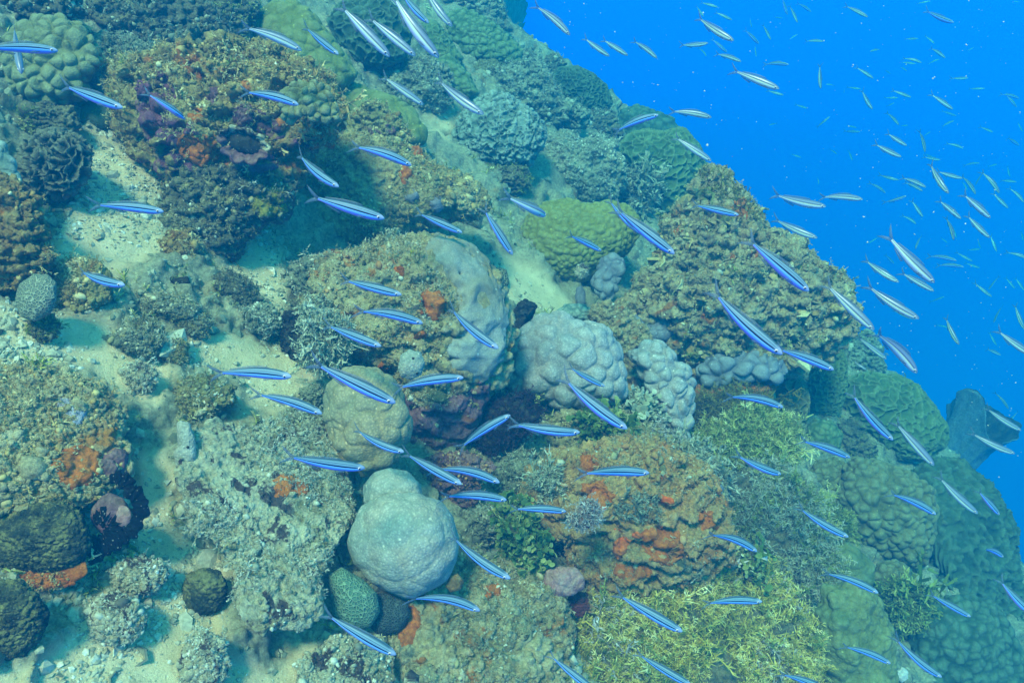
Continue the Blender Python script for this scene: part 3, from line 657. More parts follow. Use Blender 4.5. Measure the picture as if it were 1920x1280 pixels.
FG = blob('finger_coral', 'cluster of stubby greenish coral lobes on the flank of the overhanging rock', 'coral', '522,200 534,165 560,153 585,149 612,162 632,188 632,226 600,228 572,220 545,230 525,218', C_FINGER, base=(430, 300), dz=.20, thick=.5, disp=[('fbm', .8, .1, 2), ('lump', .42, .34)], sub=7)
# gaping shell in the rock
def gaping_shell():
    c = pt(457, 268, float(zplane(400, 330))*.86)
    root = tag(link('gaping_shell', None, c), 'open crusted bivalve shell gaping dark in the overhanging rock', 'shell')
    X = RV*.94-UV*.34; Y = UV*.94+RV*.34; Zv = -c/np.linalg.norm(c)
    for nm, sg, hgt in (('lower_valve', -1, .6), ('upper_valve', 1, .42)):
        n, mrows = 40, 7; V = []; 
        for j in range(mrows):
            q = j/(mrows-1)
            for kk in range(n):
                a = math.pi*kk/(n-1); wv = 1+.10*math.sin(a*9+j)*q
                V.append(X*math.cos(a)*.056*wv*(.55+.45*q)+Y*sg*math.sin(a)*.034*hgt*2*wv*(.5+.5*q)+Zv*(-.018+.034*q+.004*math.sin(a*14)))
        V = np.array(V); V2 = V-Zv*.006+Y*sg*.006
        VV = np.concatenate([V, V2]); nv = len(V); Q = []
        for j in range(mrows-1):
            for kk in range(n-1):
                a0 = j*n+kk; Q += [[a0, a0+1, a0+n+1, a0+n], [nv+a0, nv+a0+n, nv+a0+n+1, nv+a0+1]]
        for kk in range(n-1): a0 = (mrows-1)*n+kk; Q.append([a0, a0+1, nv+a0+1, nv+a0])
        link(nm, mesh(nm, VV, np.array(Q), M_PURP if sg < 0 else M_PALE), (0, 0, 0), root)
    D, T = sphere(4); V = (D[:, :1]*.046)*X+(D[:, 1:2]*.022)*Y+(D[:, 2:]*.014)*Zv-Zv*.012
    link('mantle', mesh('mantle', V, T, M_BLACK), (0, 0, 0), root)  # darkness inside the gape put in as a black body
gaping_shell()
# --- tan boulder under it
tb = blob('tan_boulder', 'broad tan boulder with turf and orange spots in front of the overhanging rock', 'rock', '522,432 540,385 548,320 580,272 620,256 660,250 700,252 740,266 780,282 822,312 870,332 906,352 920,382 914,402 880,408 830,425 780,438 730,455 680,470 620,477 570,470 535,455', M_TAN, base=(720, 440), thick=.7, disp=[('fbm', .9, .18, 3), ('ridge', .30, .06, 4), ('lump', .10, .05), ('fbm', .05, .025, 3)], sub=7)
turf(tb, 3200, .0075, F_OCHRE, 'turf', freq=8, thr=-.2)
fuzz(tb, 1800, .012, F_OCHRE); fuzz(tb, 500, .011, F_GALG, thr=.1)
turf(tb, 1800, .010, F_OCHRE, 'turf', zone='680,240 920,330 920,400 840,380 760,300')
for pg in ('745,318 760,310 775,325 768,345 750,345', '765,270 790,280 800,300 775,298'): patch(tb, 'encrusting_sponge', pg, M_ORSP, .013, .3, 8)
for pg in ('757,360 778,355 790,372 775,385 758,378', '800,375 830,365 835,390 812,402'): patch(tb, 'blue_grey_crust', pg, C_PURP, .014, .3, 8)
coral('brain_coral', 'small blue-grey fine-patterned coral below the right end of the tan boulder', '846,378 868,367 893,382 907,408 900,428 870,425 850,402', B_GREY, SOFT, sub=6)
coral('brain_coral', 'tiny striped maze coral at the edge of the sand gap', '922,512 934,500 950,505 955,530 945,548 930,540', brain_mat('maze_coral', (.05, .05, .03), (.33, .32, .20), 130), SOFT, sub=5)
# --- rubble rocks on the left sand
for lb, pg, mt, bt in (
 ('brown crumbly rock on sand under the dim lower rock', '296,455 320,432 360,430 372,460 360,488 315,490', M_BROWN, F_OCHRE),
 ('dark blue-grey honeycomb-textured rock beside the brown crumbly rock', '368,455 395,440 440,438 456,462 440,486 385,487', B_DARK, F_DARK),
 ('long dark crumbly rock on sand beside the sand gully', '395,520 430,508 470,530 492,562 470,580 430,560 400,545', M_DARK, F_DARK),
 ('rounded tan rubble stone beside the sand patch', '330,600 350,585 385,588 400,610 380,632 345,628', M_TEAL, F_TURF),
 ('small upright rubble stone at the edge of the sand patch', '296,650 312,628 342,632 352,660 338,686 310,680', M_ROCK, F_TURF),
 ('low pale slab of rubble left of the upright stone', '232,690 265,680 292,700 290,730 255,735 232,715', M_PALE, F_PALE),
 ('pale crumbly rubble heap below the long dark rock', '455,580 490,565 520,580 530,610 505,630 470,620', M_TEAL, F_PALE),
 ('broad rubble heap with brown crust above the grey finger sponge', '318,745 345,712 395,700 437,725 440,758 400,780 350,790 322,775', M_ROCK, F_TURF),
 ('crumbled tan rubble ridge across the middle of the sand', '180,640 230,610 290,600 310,640 290,670 230,665', M_TEAL, F_TURF),
 ('low rubble patch near the black sea cucumber', '240,560 290,548 340,560 380,575 370,600 310,598 255,590', M_TEAL, F_TURF)):
    i = blob('rubble_rock', lb, 'rock', pg, mt, disp=CRUMBLY, sub=6)
    turf(i, 900, .006, bt, 'turf'); fuzz(i, 220, .010, bt)
# sea cucumber
i = blob('sea_cucumber', 'short black sea cucumber lying on the rubble', 'sea cucumber', '294,522 300,511 318,514 335,520 352,518 357,530 350,540 332,538 312,530', M_BLACK, disp=[('fbm', .4, .06, 3)], sub=5, thick=.9)
# --- left mound and its neighbours
lm = blob('encrusted_mound', 'large crusty mound of pale and ochre rubble at the left edge', 'rock', '-80,720 -20,685 60,688 130,708 200,738 242,800 252,842 240,900 190,925 120,940 60,950 -60,960 -110,850', M_MOUND, base=(80, 930), lay=.9, thick=.36, disp=CRUMBLY, sub=7)
turf(lm, 4200, .0075, F_OCHRE, 'turf', freq=7, thr=-.2, share2=.85); fuzz(lm, 900, .010, F_OCHRE, freq=5, thr=.1)
patch(lm, 'encrusting_sponge', '95,868 120,840 160,830 190,848 192,885 172,912 140,920 105,905', M_ORSP, .007, .5, 12)
patch(lm, 'purple_crust', '190,850 215,835 245,850 242,890 210,910 192,895', M_PURP, .005, .3, 10)
patch(lm, 'lilac_sponge', '105,742 135,740 138,760 165,762 172,790 145,798 115,770', rock_mat('lilac_sponge', ((.3, .3, .4), (.4, .4, .52), (.5, .5, .6), (.6, .6, .65)), dust_amt=.1, seed=41), .004, .4, 10)
coral('honeycomb_coral', 'dark rounded honeycomb coral head with a yellowish top', '-40,1000 10,965 55,942 110,938 150,960 170,1000 172,1030 150,1058 100,1073 40,1070 -10,1058', B_DBALL, [('fbm', .8, .08, 3), ('lump', .12, .07), ('lump', .05, .025)], base=(80, 1060), thick=.8)
rock('plate_rock', 'thin orange-beige plate under the dark rounded honeycomb coral', '10,1062 60,1072 110,1072 160,1048 165,1075 130,1098 80,1105 30,1092', M_ORSP, F_OCHRE, 250, .006, sub=6, disp=[('fbm', .7, .08, 3)], thick=.4)
coral('honeycomb_coral', 'dark mottled coral head in the bottom left corner', '-70,1120 -20,1090 35,1088 72,1112 88,1150 80,1192 50,1226 0,1238 -70,1220', B_DBALL, [('fbm', .7, .15, 3), ('lump', .16, .10), ('lump', .06, .03)], base=(20, 1210))
coral('honeycomb_coral', 'small round dark green coral ball sitting on sand', '340,1100 350,1075 380,1064 410,1070 427,1095 424,1125 405,1148 375,1156 348,1138', B_DBALL, [('fbm', .8, .08, 3), ('lump', .2, .09), ('lump', .08, .03)], sub=6, base=(385, 1130))
for lb, pg in (('pale crumbly stone with a dark underside between two dark corals', '192,1070 215,1050 260,1046 305,1052 315,1085 290,1108 240,1120 205,1105'),
               ('pale rubble lump below the crumbly stone on sand', '165,1150 180,1122 220,1112 258,1125 272,1165 250,1200 205,1210 172,1190'),
               ('mottled rubble lump at the bottom edge below the coral ball', '338,1225 350,1190 385,1180 420,1200 428,1250 410,1300 360,1310 338,1270')):
    i = blob('rubble_rock', lb, 'rock', pg, M_PALE, disp=CRUMBLY, sub=6); turf(i, 1500, .006, F_PALE, 'turf', freq=12, thr=-.2); fuzz(i, 260, .007, F_PALE)
# giant clam with black mantle
def clam():
    z = float(zplane(205, 1010))*.96
    c = pt(208, 965, z); root = tag(link('giant_clam', None, c), 'clam with a frilled black mantle and purplish shell on sand beside the mound', 'clam')
    D, T = sphere(5); mm = z/F; vw = -c/np.linalg.norm(c)
    sh_ = (D[:, :1]*RV*36+D[:, 1:2]*UV*40)*mm+D[:, 2:]*vw*26*mm; sh_, _ = displace(sh_, T, [('fbm', .7, .14, 3), ('ridge', .25, .05, 3)], 36*mm, 5)
    link('shell', mesh('shell', sh_, T, M_PURP), (0, 0, 0), root)
    # the mantle: a thick frilled band round the right-hand rim, and a lobe across the front
    for nm, path, wd_ in (('mantle', '205,898 222,897 237,905 243,920 260,930 264,955 252,985 236,1002 215,1015 190,1032 168,1055', 15), ('mantle', '176,975 195,968 212,978 214,996 200,1012 180,1022 164,1040', 17)):
        p = poly(path); tpar = np.linspace(0, len(p)-1, 60); xs = np.interp(tpar, np.arange(len(p)), p[:, 0]); ys = np.interp(tpar, np.arange(len(p)), p[:, 1])
        V = []; nr = 14
        for kk in range(60):
            tx = xs[min(59, kk+1)]-xs[max(0, kk-1)]; ty = ys[min(59, kk+1)]-ys[max(0, kk-1)]; L = math.hypot(tx, ty) or 1; nx, ny = -ty/L, tx/L
            w_ = wd_*(1+.22*math.sin(kk*1.5)+.15*math.sin(kk*.7))*(.35+.65*min(1, min(kk, 59-kk)/6))
            for r_ in range(nr):
                a = 2*math.pi*r_/nr; o_ = math.cos(a)*w_; h_ = math.sin(a)*w_*.45+18+3*math.sin(kk*2.1)
                V.append(((xs[kk]+nx*o_-208)*RV-(ys[kk]+ny*o_-965)*UV+h_*vw)*mm)
        V = np.array(V); Q = np.array([[kk*nr+r_, kk*nr+(r_+1) % nr, (kk+1)*nr+(r_+1) % nr, (kk+1)*nr+r_] for kk in range(59) for r_ in range(nr)])
        Q2 = np.concatenate([Q]); 
        mt_ = rock_mat('black_mantle', ((.004, .006, .012), (.006, .009, .016), (.01, .014, .022), (.05, .07, .07)), dust_amt=0, seed=51, scale=30, speck=.5) if 'black_mantle' not in bpy.data.materials else bpy.data.materials['black_mantle']
        link(nm, mesh(nm, V, Q2, mt_), (0, 0, 0), root)
    V = (D[:, :1]*RV*16+D[:, 1:2]*UV*20)*mm+D[:, 2:]*vw*8*mm+(22*RV-2*UV)*mm+vw*20*mm
    link('lip', mesh('lip', V, T, M_PINK), (0, 0, 0), root)
clam()
# --- centre: the encrusted boulder with its sheet coral
cb = blob('encrusted_boulder', 'central encrusted boulder with turf, orange sponges and a purple foot', 'rock', '565,585 575,530 598,492 660,468 720,450 800,446 852,460 902,490 937,530 952,580 953,640 942,690 925,715 900,745 895,790 870,835 800,850 765,830 752,780 738,725 700,690 640,672 592,645', M_BOULDER, base=(790, 740), thick=.75, disp=[('fbm', .9, .14, 3), ('ledge', .30, .10), ('ridge', .30, .08, 4), ('lump', .12, .05), ('fbm', .06, .03, 3)], sub=7)
sheet = patch(cb, 'sheet_coral', '796,458 830,445 872,458 906,492 934,530 950,580 950,640 930,690 905,722 872,724 848,696 838,652 868,622 858,570 854,540 838,516 808,512 794,490', C_SHEET, .020, .96, 14, follow=.10, sink=True, parent=False, label='smooth blue-tan sheet coral draped over the side of the central boulder', cat='coral', disp=[('fbm', .5, .05, 2), ('ridge', .45, .045, 2)], wob=5)
turf(cb, 7500, .0075, F_TURF, 'turf', zone='560,450 795,440 790,500 840,520 860,570 835,640 845,700 900,730 890,860 740,860 560,640', up=-.4)
fuzz(cb, 2600, .011, F_TURF, zone='560,450 795,440 790,500 840,520 860,570 835,640 845,700 900,730 890,860 740,860 560,640'); fuzz(cb, 500, .012, F_BUSH, thr=.05, zone='560,450 795,440 790,500 840,520 860,570 835,640 845,700 900,730 890,860 740,860 560,640')
turf(cb, 1800, .008, F_ORANGE, 'turf', freq=10, thr=0., zone='560,450 795,440 790,500 840,520 860,570 835,640 845,700 900,730 890,860 740,860 560,640')
for pg in ('782,560 800,541 828,545 840,565 832,590 808,602 788,590', '775,620 795,612 805,628 790,640 776,636', '738,500 752,495 765,505 755,520 742,515', '700,690 715,672 730,690 715,705'): patch(cb, 'encrusting_sponge', pg, M_ORSP, .018, .5, 9)
patch(cb, 'purple_foot_crust', '752,740 800,760 850,740 900,715 925,712 905,790 870,835 800,852 762,832', M_PURP, .012, .25, 12)
patch(cb, 'olive_coral_patch', '798,725 832,720 838,748 815,758 800,750', C_BROWN, .007, .8, 8)
patch(cb, 'ochre_crust', '845,690 870,685 892,700 885,735 850,745 840,715', M_OCHRE, .012, .3, 8)
patch(cb, 'yellow_sponge', '760,467 775,462 782,475 768,484', rock_mat('yellow_sponge', ((.3, .25, .01), (.5, .42, .02), (.55, .5, .05), (.6, .55, .1)), dust_amt=0, seed=61, scale=20, speck=0), .008, .4, 6)
def bush(name, label, cat, pg, mat, tmpl, n, size, core=M_DARK, lay=0., cl=(None, 0), up=.2, tilt=.55, dz=.0, thick=.6, base=None, sub=5, vlo=.0, vhi=.9, group=None, disp=CRUMBLY):
    i = blob(name, label, cat, pg, core, base=base, dz=dz, thick=thick, disp=disp, sub=sub, group=group, lay=lay)
    turf(i, n, size, mat, 'fronds', freq=cl[0], thr=cl[1], tmpl=tmpl, tilt=tilt, up=-.75, toward_up=up, vlo=vlo, vhi=vhi)
    return i
bush('branching_coral', 'small pale branching coral on the left flank of the central boulder', 'coral', '575,640 585,605 610,592 640,600 645,640 625,680 595,690', F_BUSH, TUFT, 520, .022, M_DARK, dz=.07, vlo=.3, vhi=1)
bush('branching_coral', 'tiny grey branching coral by the dark hollow left of the central boulder', 'coral', '568,585 585,570 612,575 615,600 590,610 570,605', F_BUSH, TUFT, 160, .024, M_DARK, dz=.05, vlo=.3, vhi=1)
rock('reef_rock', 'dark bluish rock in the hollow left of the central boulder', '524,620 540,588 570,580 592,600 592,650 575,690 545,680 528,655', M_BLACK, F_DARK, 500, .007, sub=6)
rock('reef_rock', 'pale crusty rock step above the hollow beside the sand gully', '545,500 580,482 620,480 640,505 620,540 585,560 555,545', M_TEAL, F_PALE, 1600, .008, sub=6, dz=.03)
def tube_sponge(name, label, pgs, mat, cat='sponge', holes=(), base=None, **kw):
    i = blob(name, label, cat, pgs, mat, base=base, disp=[('fbm', .6, .10, 3), ('lump', .18, .05)], sub=6, **kw)
    for (hx, hy, r) in holes:
        z = (i['C']@FV)-i['sc']*.55; c = pt(hx, hy, z)-i['C']; D, T = sphere(3)
        Vh = D*np.array([r, r, r])*z/F
        # sit it on the surface
        d = np.linalg.norm((i['V']-c)-((i['V']-c)@i['view'])[:, None]*i['view'], axis=1); q_ = np.where((i['N']@i['view'] > 0))[0]; kx = q_[np.argmin(d[q_])]
        link('opening', mesh('opening', Vh*.9+i['V'][kx], T, M_BLACK), (0, 0, 0), i['o'])  # solid black ball stands in for the shaded inside of the hole
    return i
tube_sponge('ball_sponge', 'small white dimpled sponge on the central boulder', '746,690 752,665 768,655 788,660 797,680 790,702 770,712 752,706', C_WHITE, holes=((775, 672, 3), (782, 700, 3)), dz=.17, base=(790, 740))
tube_sponge('finger_sponge', 'grey finger sponge standing upright at the sand edge', '331,792 340,788 356,792 364,815 368,845 366,868 350,880 330,876 326,850 334,835', coral_mat('grey_sponge', (.28, .28, .24), (.40, .40, .34), (.5, .5, .44), 260, .3), holes=((352, 838, 3),), dz=.05)
coral('boulder_coral', 'tan knobbed coral head with a small pit left of the purple foot', '605,765 614,722 640,690 680,684 705,690 732,710 757,740 771,780 768,822 750,856 715,886 680,891 645,872 620,835', C_TAN, [('fbm', .8, .12, 3), ('lump', .48, .10)], base=(690, 870), dz=.06, thick=.8)
wc = coral('boulder_coral', 'smooth whitish double-lobed coral head at the lower centre', '653,1015 660,980 678,950 705,930 740,922 785,925 826,940 851,970 862,1010 857,1052 836,1087 800,1112 765,1120 730,1110 693,1092 664,1057', C_WHITE, [('fbm', .9, .07, 3), ('lump', .5, .05)], base=(760, 1090), dz=.05, thick=.9, sub=7)
blob('upper_lobe', None, None, '680,940 682,908 700,885 730,876 765,884 787,905 794,935 775,965 735,975 695,965', C_WHITE, base=(760, 1000), dz=.08, thick=.95, disp=[('fbm', .9, .08, 3), ('lump', .6, .05)], sub=6, parent=wc['o'])
coral('brain_coral', 'greenish honeycomb coral under the whitish double-lobed coral', '612,1075 640,1062 680,1085 708,1110 712,1145 695,1175 660,1182 625,1160', B_GREEN, SOFT, base=(660, 1170))
coral('brain_coral', 'dark grey fine honeycomb coral under the whitish double-lobed coral', '690,1110 730,1112 765,1130 768,1155 748,1185 705,1195 685,1170', B_DARK, SOFT, sub=6)
# --- pale ridged coral pair
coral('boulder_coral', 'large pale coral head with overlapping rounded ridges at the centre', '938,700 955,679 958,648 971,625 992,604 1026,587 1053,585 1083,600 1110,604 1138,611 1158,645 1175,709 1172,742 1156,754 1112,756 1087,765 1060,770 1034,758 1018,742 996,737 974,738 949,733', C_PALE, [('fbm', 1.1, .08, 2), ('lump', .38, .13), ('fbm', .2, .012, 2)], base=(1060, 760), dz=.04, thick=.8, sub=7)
coral('boulder_coral', 'small bluish coral cap behind the large pale ridged coral', '1042,582 1060,570 1090,568 1112,582 1105,602 1070,600', C_BLUE, lumps(.5, .1), sub=6, dz=.03)
coral('boulder_coral', 'narrow pale coral curtain with bulges hanging beside tan crust rock', '1178,660 1200,645 1225,638 1255,644 1270,675 1292,690 1301,730 1298,790 1292,826 1265,832 1242,802 1226,755 1205,715', C_PALE, [('fbm', 1., .1, 2), ('lump', .42, .22)], base=(1240, 800), dz=.06, thick=.7)
i = rock('crust_rock', 'tan crusted rock between the pale ridged coral and the pale coral curtain', '1105,585 1140,570 1170,580 1200,610 1220,650 1212,700 1225,750 1215,785 1175,770 1168,700 1150,640', M_OCHRE, F_TURF, 2600, .007, sub=7, dz=.03, base=(1170, 700))
coral('knobby_coral', 'grey-purple coral lump in front of the pinnacle foot', '1205,630 1212,605 1240,592 1262,600 1268,622 1250,640 1220,642', C_PURP, lumps(.6, .1), sub=6, dz=.10)
coral('knobby_coral', 'pale lilac coral lump beside the grey-purple lump', '1160,610 1170,590 1195,590 1210,605 1205,628 1180,628', C_PURP, lumps(.6, .15), sub=6, dz=.08)
i = blob('coral_column', 'purple-grey knobby coral column between mustard coral and pinnacle', 'coral', '1105,525 1118,505 1130,480 1150,476 1168,485 1172,505 1160,525 1158,545 1145,565 1128,565 1115,545', C_PURP, disp=[('fbm', 1, .1, 2), ('lump', .7, .28)], sub=6, dz=.08)
coral('knobby_coral', 'small grey coral stub at the foot of the mustard coral', '1078,560 1080,540 1090,536 1098,548 1098,570 1085,575', C_PURP, SOFT, sub=5)
rock('barnacle', 'crusted white-rimmed hole at the lower edge of the mustard coral', '1078,515 1082,499 1094,494 1103,502 1100,518 1088,524', M_PALE, F_PALE, 120, .005, sub=5, dz=.16, base=(1080, 500))
# --- pinnacle
pn = blob('rock_pinnacle', 'tall brown pinnacle rock crusted with ochre plates against open water', 'rock', '1172,580 1190,535 1215,500 1238,472 1260,445 1274,405 1297,368 1322,340 1346,318 1360,335 1384,364 1406,394 1428,424 1466,440 1500,460 1530,490 1560,510 1575,550 1595,590 1585,622 1558,652 1530,664 1480,684 1440,694 1400,686 1340,694 1290,684 1262,652 1235,625 1195,605', M_OCHRE, base=(1400, 660), thick=.7, disp=[('fbm', .7, .12, 3), ('ridge', .6, .12, 3), ('ledge', .26, .13), ('ridge', .30, .10, 4), ('lump', .13, .06), ('lump', .06, .03), ('fbm', .04, .015, 3)], sub=8, dz=.15)
turf(pn, 6000, .010, F_OCHRE, 'turf', freq=5, thr=-.3)
turf(pn, 4500, .0075, F_OCHRE, 'plates', tmpl=PLATES, tilt=.35, freq=7, thr=-.1)
fuzz(pn, 3000, .016, F_OCHRE); fuzz(pn, 700, .016, F_GALG, thr=.1)
turf(pn, 2500, .009, F_TEAL, 'turf', freq=6, thr=.1)
turf(pn, 500, .022, F_OALG, 'fringe', zone='1290,320 1350,310 1430,400 1420,430 1380,420 1340,380', tmpl=TUFT)
for pg in ('1370,380 1395,365 1412,385 1400,412 1375,408', '1405,470 1420,465 1425,485 1410,490', '1365,480 1378,470 1385,485 1375,495', '1310,590 1330,582 1345,600 1332,615 1315,608', '1300,725 1300,712', '1255,420 1275,415 1280,440 1262,445'):
    patch(pn, 'encrusting_sponge', pg, M_ORSP, .010, .3, 8) if pg.count(' ') > 2 else None
for pg in ('1300,345 1330,340 1350,365 1335,385 1305,375', '1345,395 1372,392 1380,420 1350,425', '1270,640 1300,650 1330,660 1310,685 1280,670'): patch(pn, 'green_crust', pg, rock_mat('green_crust', ((.05, .07, .02), (.15, .18, .05), (.26, .27, .08), (.4, .4, .2)), seed=66) if 'green_crust' not in bpy.data.materials else bpy.data.materials['green_crust'], .008, .25, 10)
coral('coral_band', 'grey-purple row of fused coral lobes under the pinnacle', '1308,692 1325,666 1368,657 1410,659 1442,669 1471,671 1477,700 1460,720 1430,714 1390,717 1340,726 1316,722', C_PURP, [('fbm', 1, .08, 2), ('lump', .6, .3)], sub=7, dz=.17, base=(1400, 690), thick=.7)
i = rock('sponge_ledge', 'orange-red sponge ledge in the shade beneath the grey-purple coral lobes', '1295,748 1310,722 1360,722 1430,714 1458,722 1440,745 1380,750 1330,760', M_ORSP, F_ORANGE, 500, .006, sub=6, dz=.12, base=(1380, 720))
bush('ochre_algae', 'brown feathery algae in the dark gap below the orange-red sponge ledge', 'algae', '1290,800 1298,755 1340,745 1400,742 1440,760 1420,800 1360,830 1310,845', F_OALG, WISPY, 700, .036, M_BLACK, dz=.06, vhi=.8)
bush('feathery_algae', 'bright yellow-green feathery algae bush below the brown feathery algae', 'algae', '1290,880 1310,830 1360,795 1420,780 1468,800 1475,840 1450,880 1400,900 1340,905', F_GALG, WISPY, 2000, .038, M_DARK, dz=.06, vlo=.15, vhi=1.)
coral('folded_coral', 'olive folded coral with wavy rims right of the orange-red sponge ledge', '1455,730 1475,708 1505,712 1518,745 1510,790 1500,830 1480,850 1462,820 1468,775', C_BROWN, [('fbm', .8, .1, 2), ('net', .5, .2)], sub=7, dz=.05)
coral('ridged_coral', 'green pleated coral hanging under the right end of the pinnacle', '1515,730 1525,690 1545,660 1575,640 1587,680 1584,735 1572,775 1548,792 1524,782', C_GREEN, nets(.25, .16), sub=7, base=(1550, 780))
coral('boulder_coral', 'broad green coral mound with pale wavy ridges at the crest', '1575,745 1588,712 1620,699 1680,704 1722,724 1752,760 1777,800 1772,838 1742,864 1700,862 1650,842 1606,805', C_GREEN, [('fbm', .9, .10, 3), ('net', .22, .10)], base=(1690, 850), thick=.7, sub=7)
coral('boulder_coral', 'small green lump below the folded coral', '1512,800 1530,782 1560,788 1580,812 1575,840 1540,850 1515,830', C_GREEN, lumps(.4, .12), sub=6)
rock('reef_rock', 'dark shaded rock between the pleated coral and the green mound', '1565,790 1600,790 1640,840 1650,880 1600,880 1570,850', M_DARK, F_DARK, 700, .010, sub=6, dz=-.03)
coral('boulder_coral', 'brown bumpy coral head below the small green lump', '1512,895 1530,865 1565,855 1588,870 1590,905 1570,940 1535,938', C_BROWN, lumps(.28, .12), sub=7, base=(1550, 920))
coral('boulder_coral', 'long brown coral covered in round bumps on the lower right slope', '1582,880 1600,860 1640,858 1700,880 1742,910 1757,960 1754,1020 1740,1060 1718,1078 1688,1050 1640,1036 1608,1018 1575,975 1565,930', C_BROWN, [('fbm', .9, .12, 2), ('lump', .19, .14)], base=(1680, 1040), sub=7)
coral('boulder_coral', 'small brown-topped coral lump above the olive plates', '1632,1085 1645,1055 1680,1048 1708,1065 1715,1095 1690,1112 1650,1110', C_BROWN, lumps(.4, .15), sub=6, dz=.03)
coral('plate_coral', 'upper smooth olive plate coral beside the yellow algae slope', '1535,1060 1545,1028 1585,1018 1615,1030 1642,1062 1640,1098 1600,1110 1555,1098', C_OLIVE, [('fbm', .8, .08, 2), ('plate', .8, .18)], sub=7, dz=.03)
coral('plate_coral', 'tall olive layered plate coral at the bottom edge', '1528,1150 1545,1100 1590,1092 1640,1110 1660,1150 1672,1200 1682,1280 1690,1340 1570,1340 1542,1260 1522,1200', C_OLIVE, [('fbm', .8, .08, 2), ('plate', .6, .24), ('lump', .18, .05)], sub=7, dz=.05)
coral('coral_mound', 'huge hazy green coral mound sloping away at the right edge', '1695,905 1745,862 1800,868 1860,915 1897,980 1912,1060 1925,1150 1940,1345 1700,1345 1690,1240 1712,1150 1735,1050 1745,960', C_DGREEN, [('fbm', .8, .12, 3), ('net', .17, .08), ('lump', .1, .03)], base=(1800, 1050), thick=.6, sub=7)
coral('coral_mound', 'dark blue-green coral dome at the bottom right corner', '1700,1200 1740,1130 1800,1110 1860,1130 1910,1200 1950,1345 1690,1345', C_DGREEN, [('fbm', .8, .12, 3), ('lump', .15, .07)], base=(1810, 1260), thick=.6, sub=7)
rock('reef_rock', 'hazy blue rock shoulder behind the broad green coral mound', '1585,690 1600,640 1625,620 1650,650 1660,690 1640,720 1600,720', M_TEAL, F_TEAL, 600, .014, sub=6)
bush('green_algae_tuft', 'small green algae tuft on the dim slope right of the olive plates', 'algae', '1660,1120 1690,1100 1730,1105 1728,1150 1700,1170 1672,1160', F_GALG, TUFT, 420, .034, M_DARK, dz=.04, vhi=.6)
bush('green_algae_tuft', 'green algae fringe between two brown bumpy corals', 'algae', '1500,945 1530,940 1570,960 1600,995 1585,1010 1545,985 1510,970', F_GALG, WISPY, 420, .032, M_DARK, dz=.05, vhi=.7)
# white shells on the slope
M_SHELL = rock_mat('white_shell', ((.6, .6, .55), (.68, .68, .62), (.74, .74, .7), (.8, .8, .76)), dust_amt=0, seed=91, speck=0, contrast=.4)
for lb, pg in (('white broken shell on the olive plate coral', '1582,1092 1590,1086 1602,1090 1603,1102 1592,1107 1583,1102'), ('white ribbed shell beside the brown bumpy coral', '1490,1022 1500,1015 1515,1018 1517,1030 1502,1036 1492,1030'),
               ('white shell among algae near the orange rock', '1424,1042 1432,1033 1440,1038 1438,1052 1428,1054'), ('white pale shell at the bottom of the dim slope', '1680,1258 1690,1250 1702,1255 1703,1272 1690,1280 1680,1270')):
    blob('shell', lb, 'shell', pg, M_SHELL, disp=[('fbm', .8, .25, 2), ('ridge', .3, .1, 2)], sub=4, dz=.15 if 'algae' in lb or 'plate' in lb else .06, thick=.5)
# barrel sponge: a thick-walled wavy vase, open upwards and towards the water
def barrel():
    z = 4.9; c = pt(1772, 880, z); mm = z/F*.86
    root = link('barrel_sponge', None, c); tag(root, 'dark blue barrel sponge with a wide open mouth behind the crest', 'sponge')
    ax = UV*.84+RV*.40-FV*.30; ax /= np.linalg.norm(ax); X = np.cross(ax, FV); X /= np.linalg.norm(X); Y = np.cross(ax, X)
    pr = [(30, -330), (20, -180), (22, -50), (34, -10), (42, 30), (46, 70), (53, 105), (64, 132), (70, 141), (67, 146), (58, 136), (46, 105), (36, 70), (24, 35), (1, 25)]
    n = 96; u_ = np.linspace(0, len(pr)-1, 91); pr = np.array(pr, float)
    rs = np.interp(u_, np.arange(len(pr)), pr[:, 0]); hs = np.interp(u_, np.arange(len(pr)), pr[:, 1])
    for _ in range(3): rs[1:-1] = (rs[:-2]+rs[1:-1]*2+rs[2:])/4; hs[1:-1] = (hs[:-2]+hs[1:-1]*2+hs[2:])/4
    an = np.linspace(0, 2*math.pi, n, endpoint=False); V = []
    for r, h in zip(rs, hs):
        q = max(0, h/140); wv = 1+.025*np.sin(26*an+.6*np.sin(3*an))+.04*np.sin(11*an)+.08*np.sin(3*an+1)+.05*np.sin(5*an)
        hh_ = h+(26*np.sin(an*2+.6)+14*np.sin(3*an))*q*q
        V.append(((np.cos(an)*r*wv)[:, None]*X+(np.sin(an)*r*wv)[:, None]*Y+hh_[:, None]*ax)*mm)
    V = np.concatenate(V); V += (fbm(V/.06, 4, 9)*.018)[:, None]*V/np.maximum(np.linalg.norm(V, axis=1), 1e-9)[:, None]
    Q = np.array([[i*n+kk, i*n+(kk+1) % n, (i+1)*n+(kk+1) % n, (i+1)*n+kk] for i in range(90) for kk in range(n)])
    nb = 55
    mtl = rock_mat('blue_barrel', ((.05, .08, .12), (.10, .14, .19), (.15, .19, .24), (.20, .24, .28)), dust_amt=.1, seed=71, speck=0)
    link('body', mesh('body', V, Q[:nb*n], mtl), (0, 0, 0), root); link('mouth', mesh('mouth', V, Q[nb*n:], M_BLACK), (0, 0, 0), root)  # inner wall coloured near-black for the shade inside the vase
barrel()
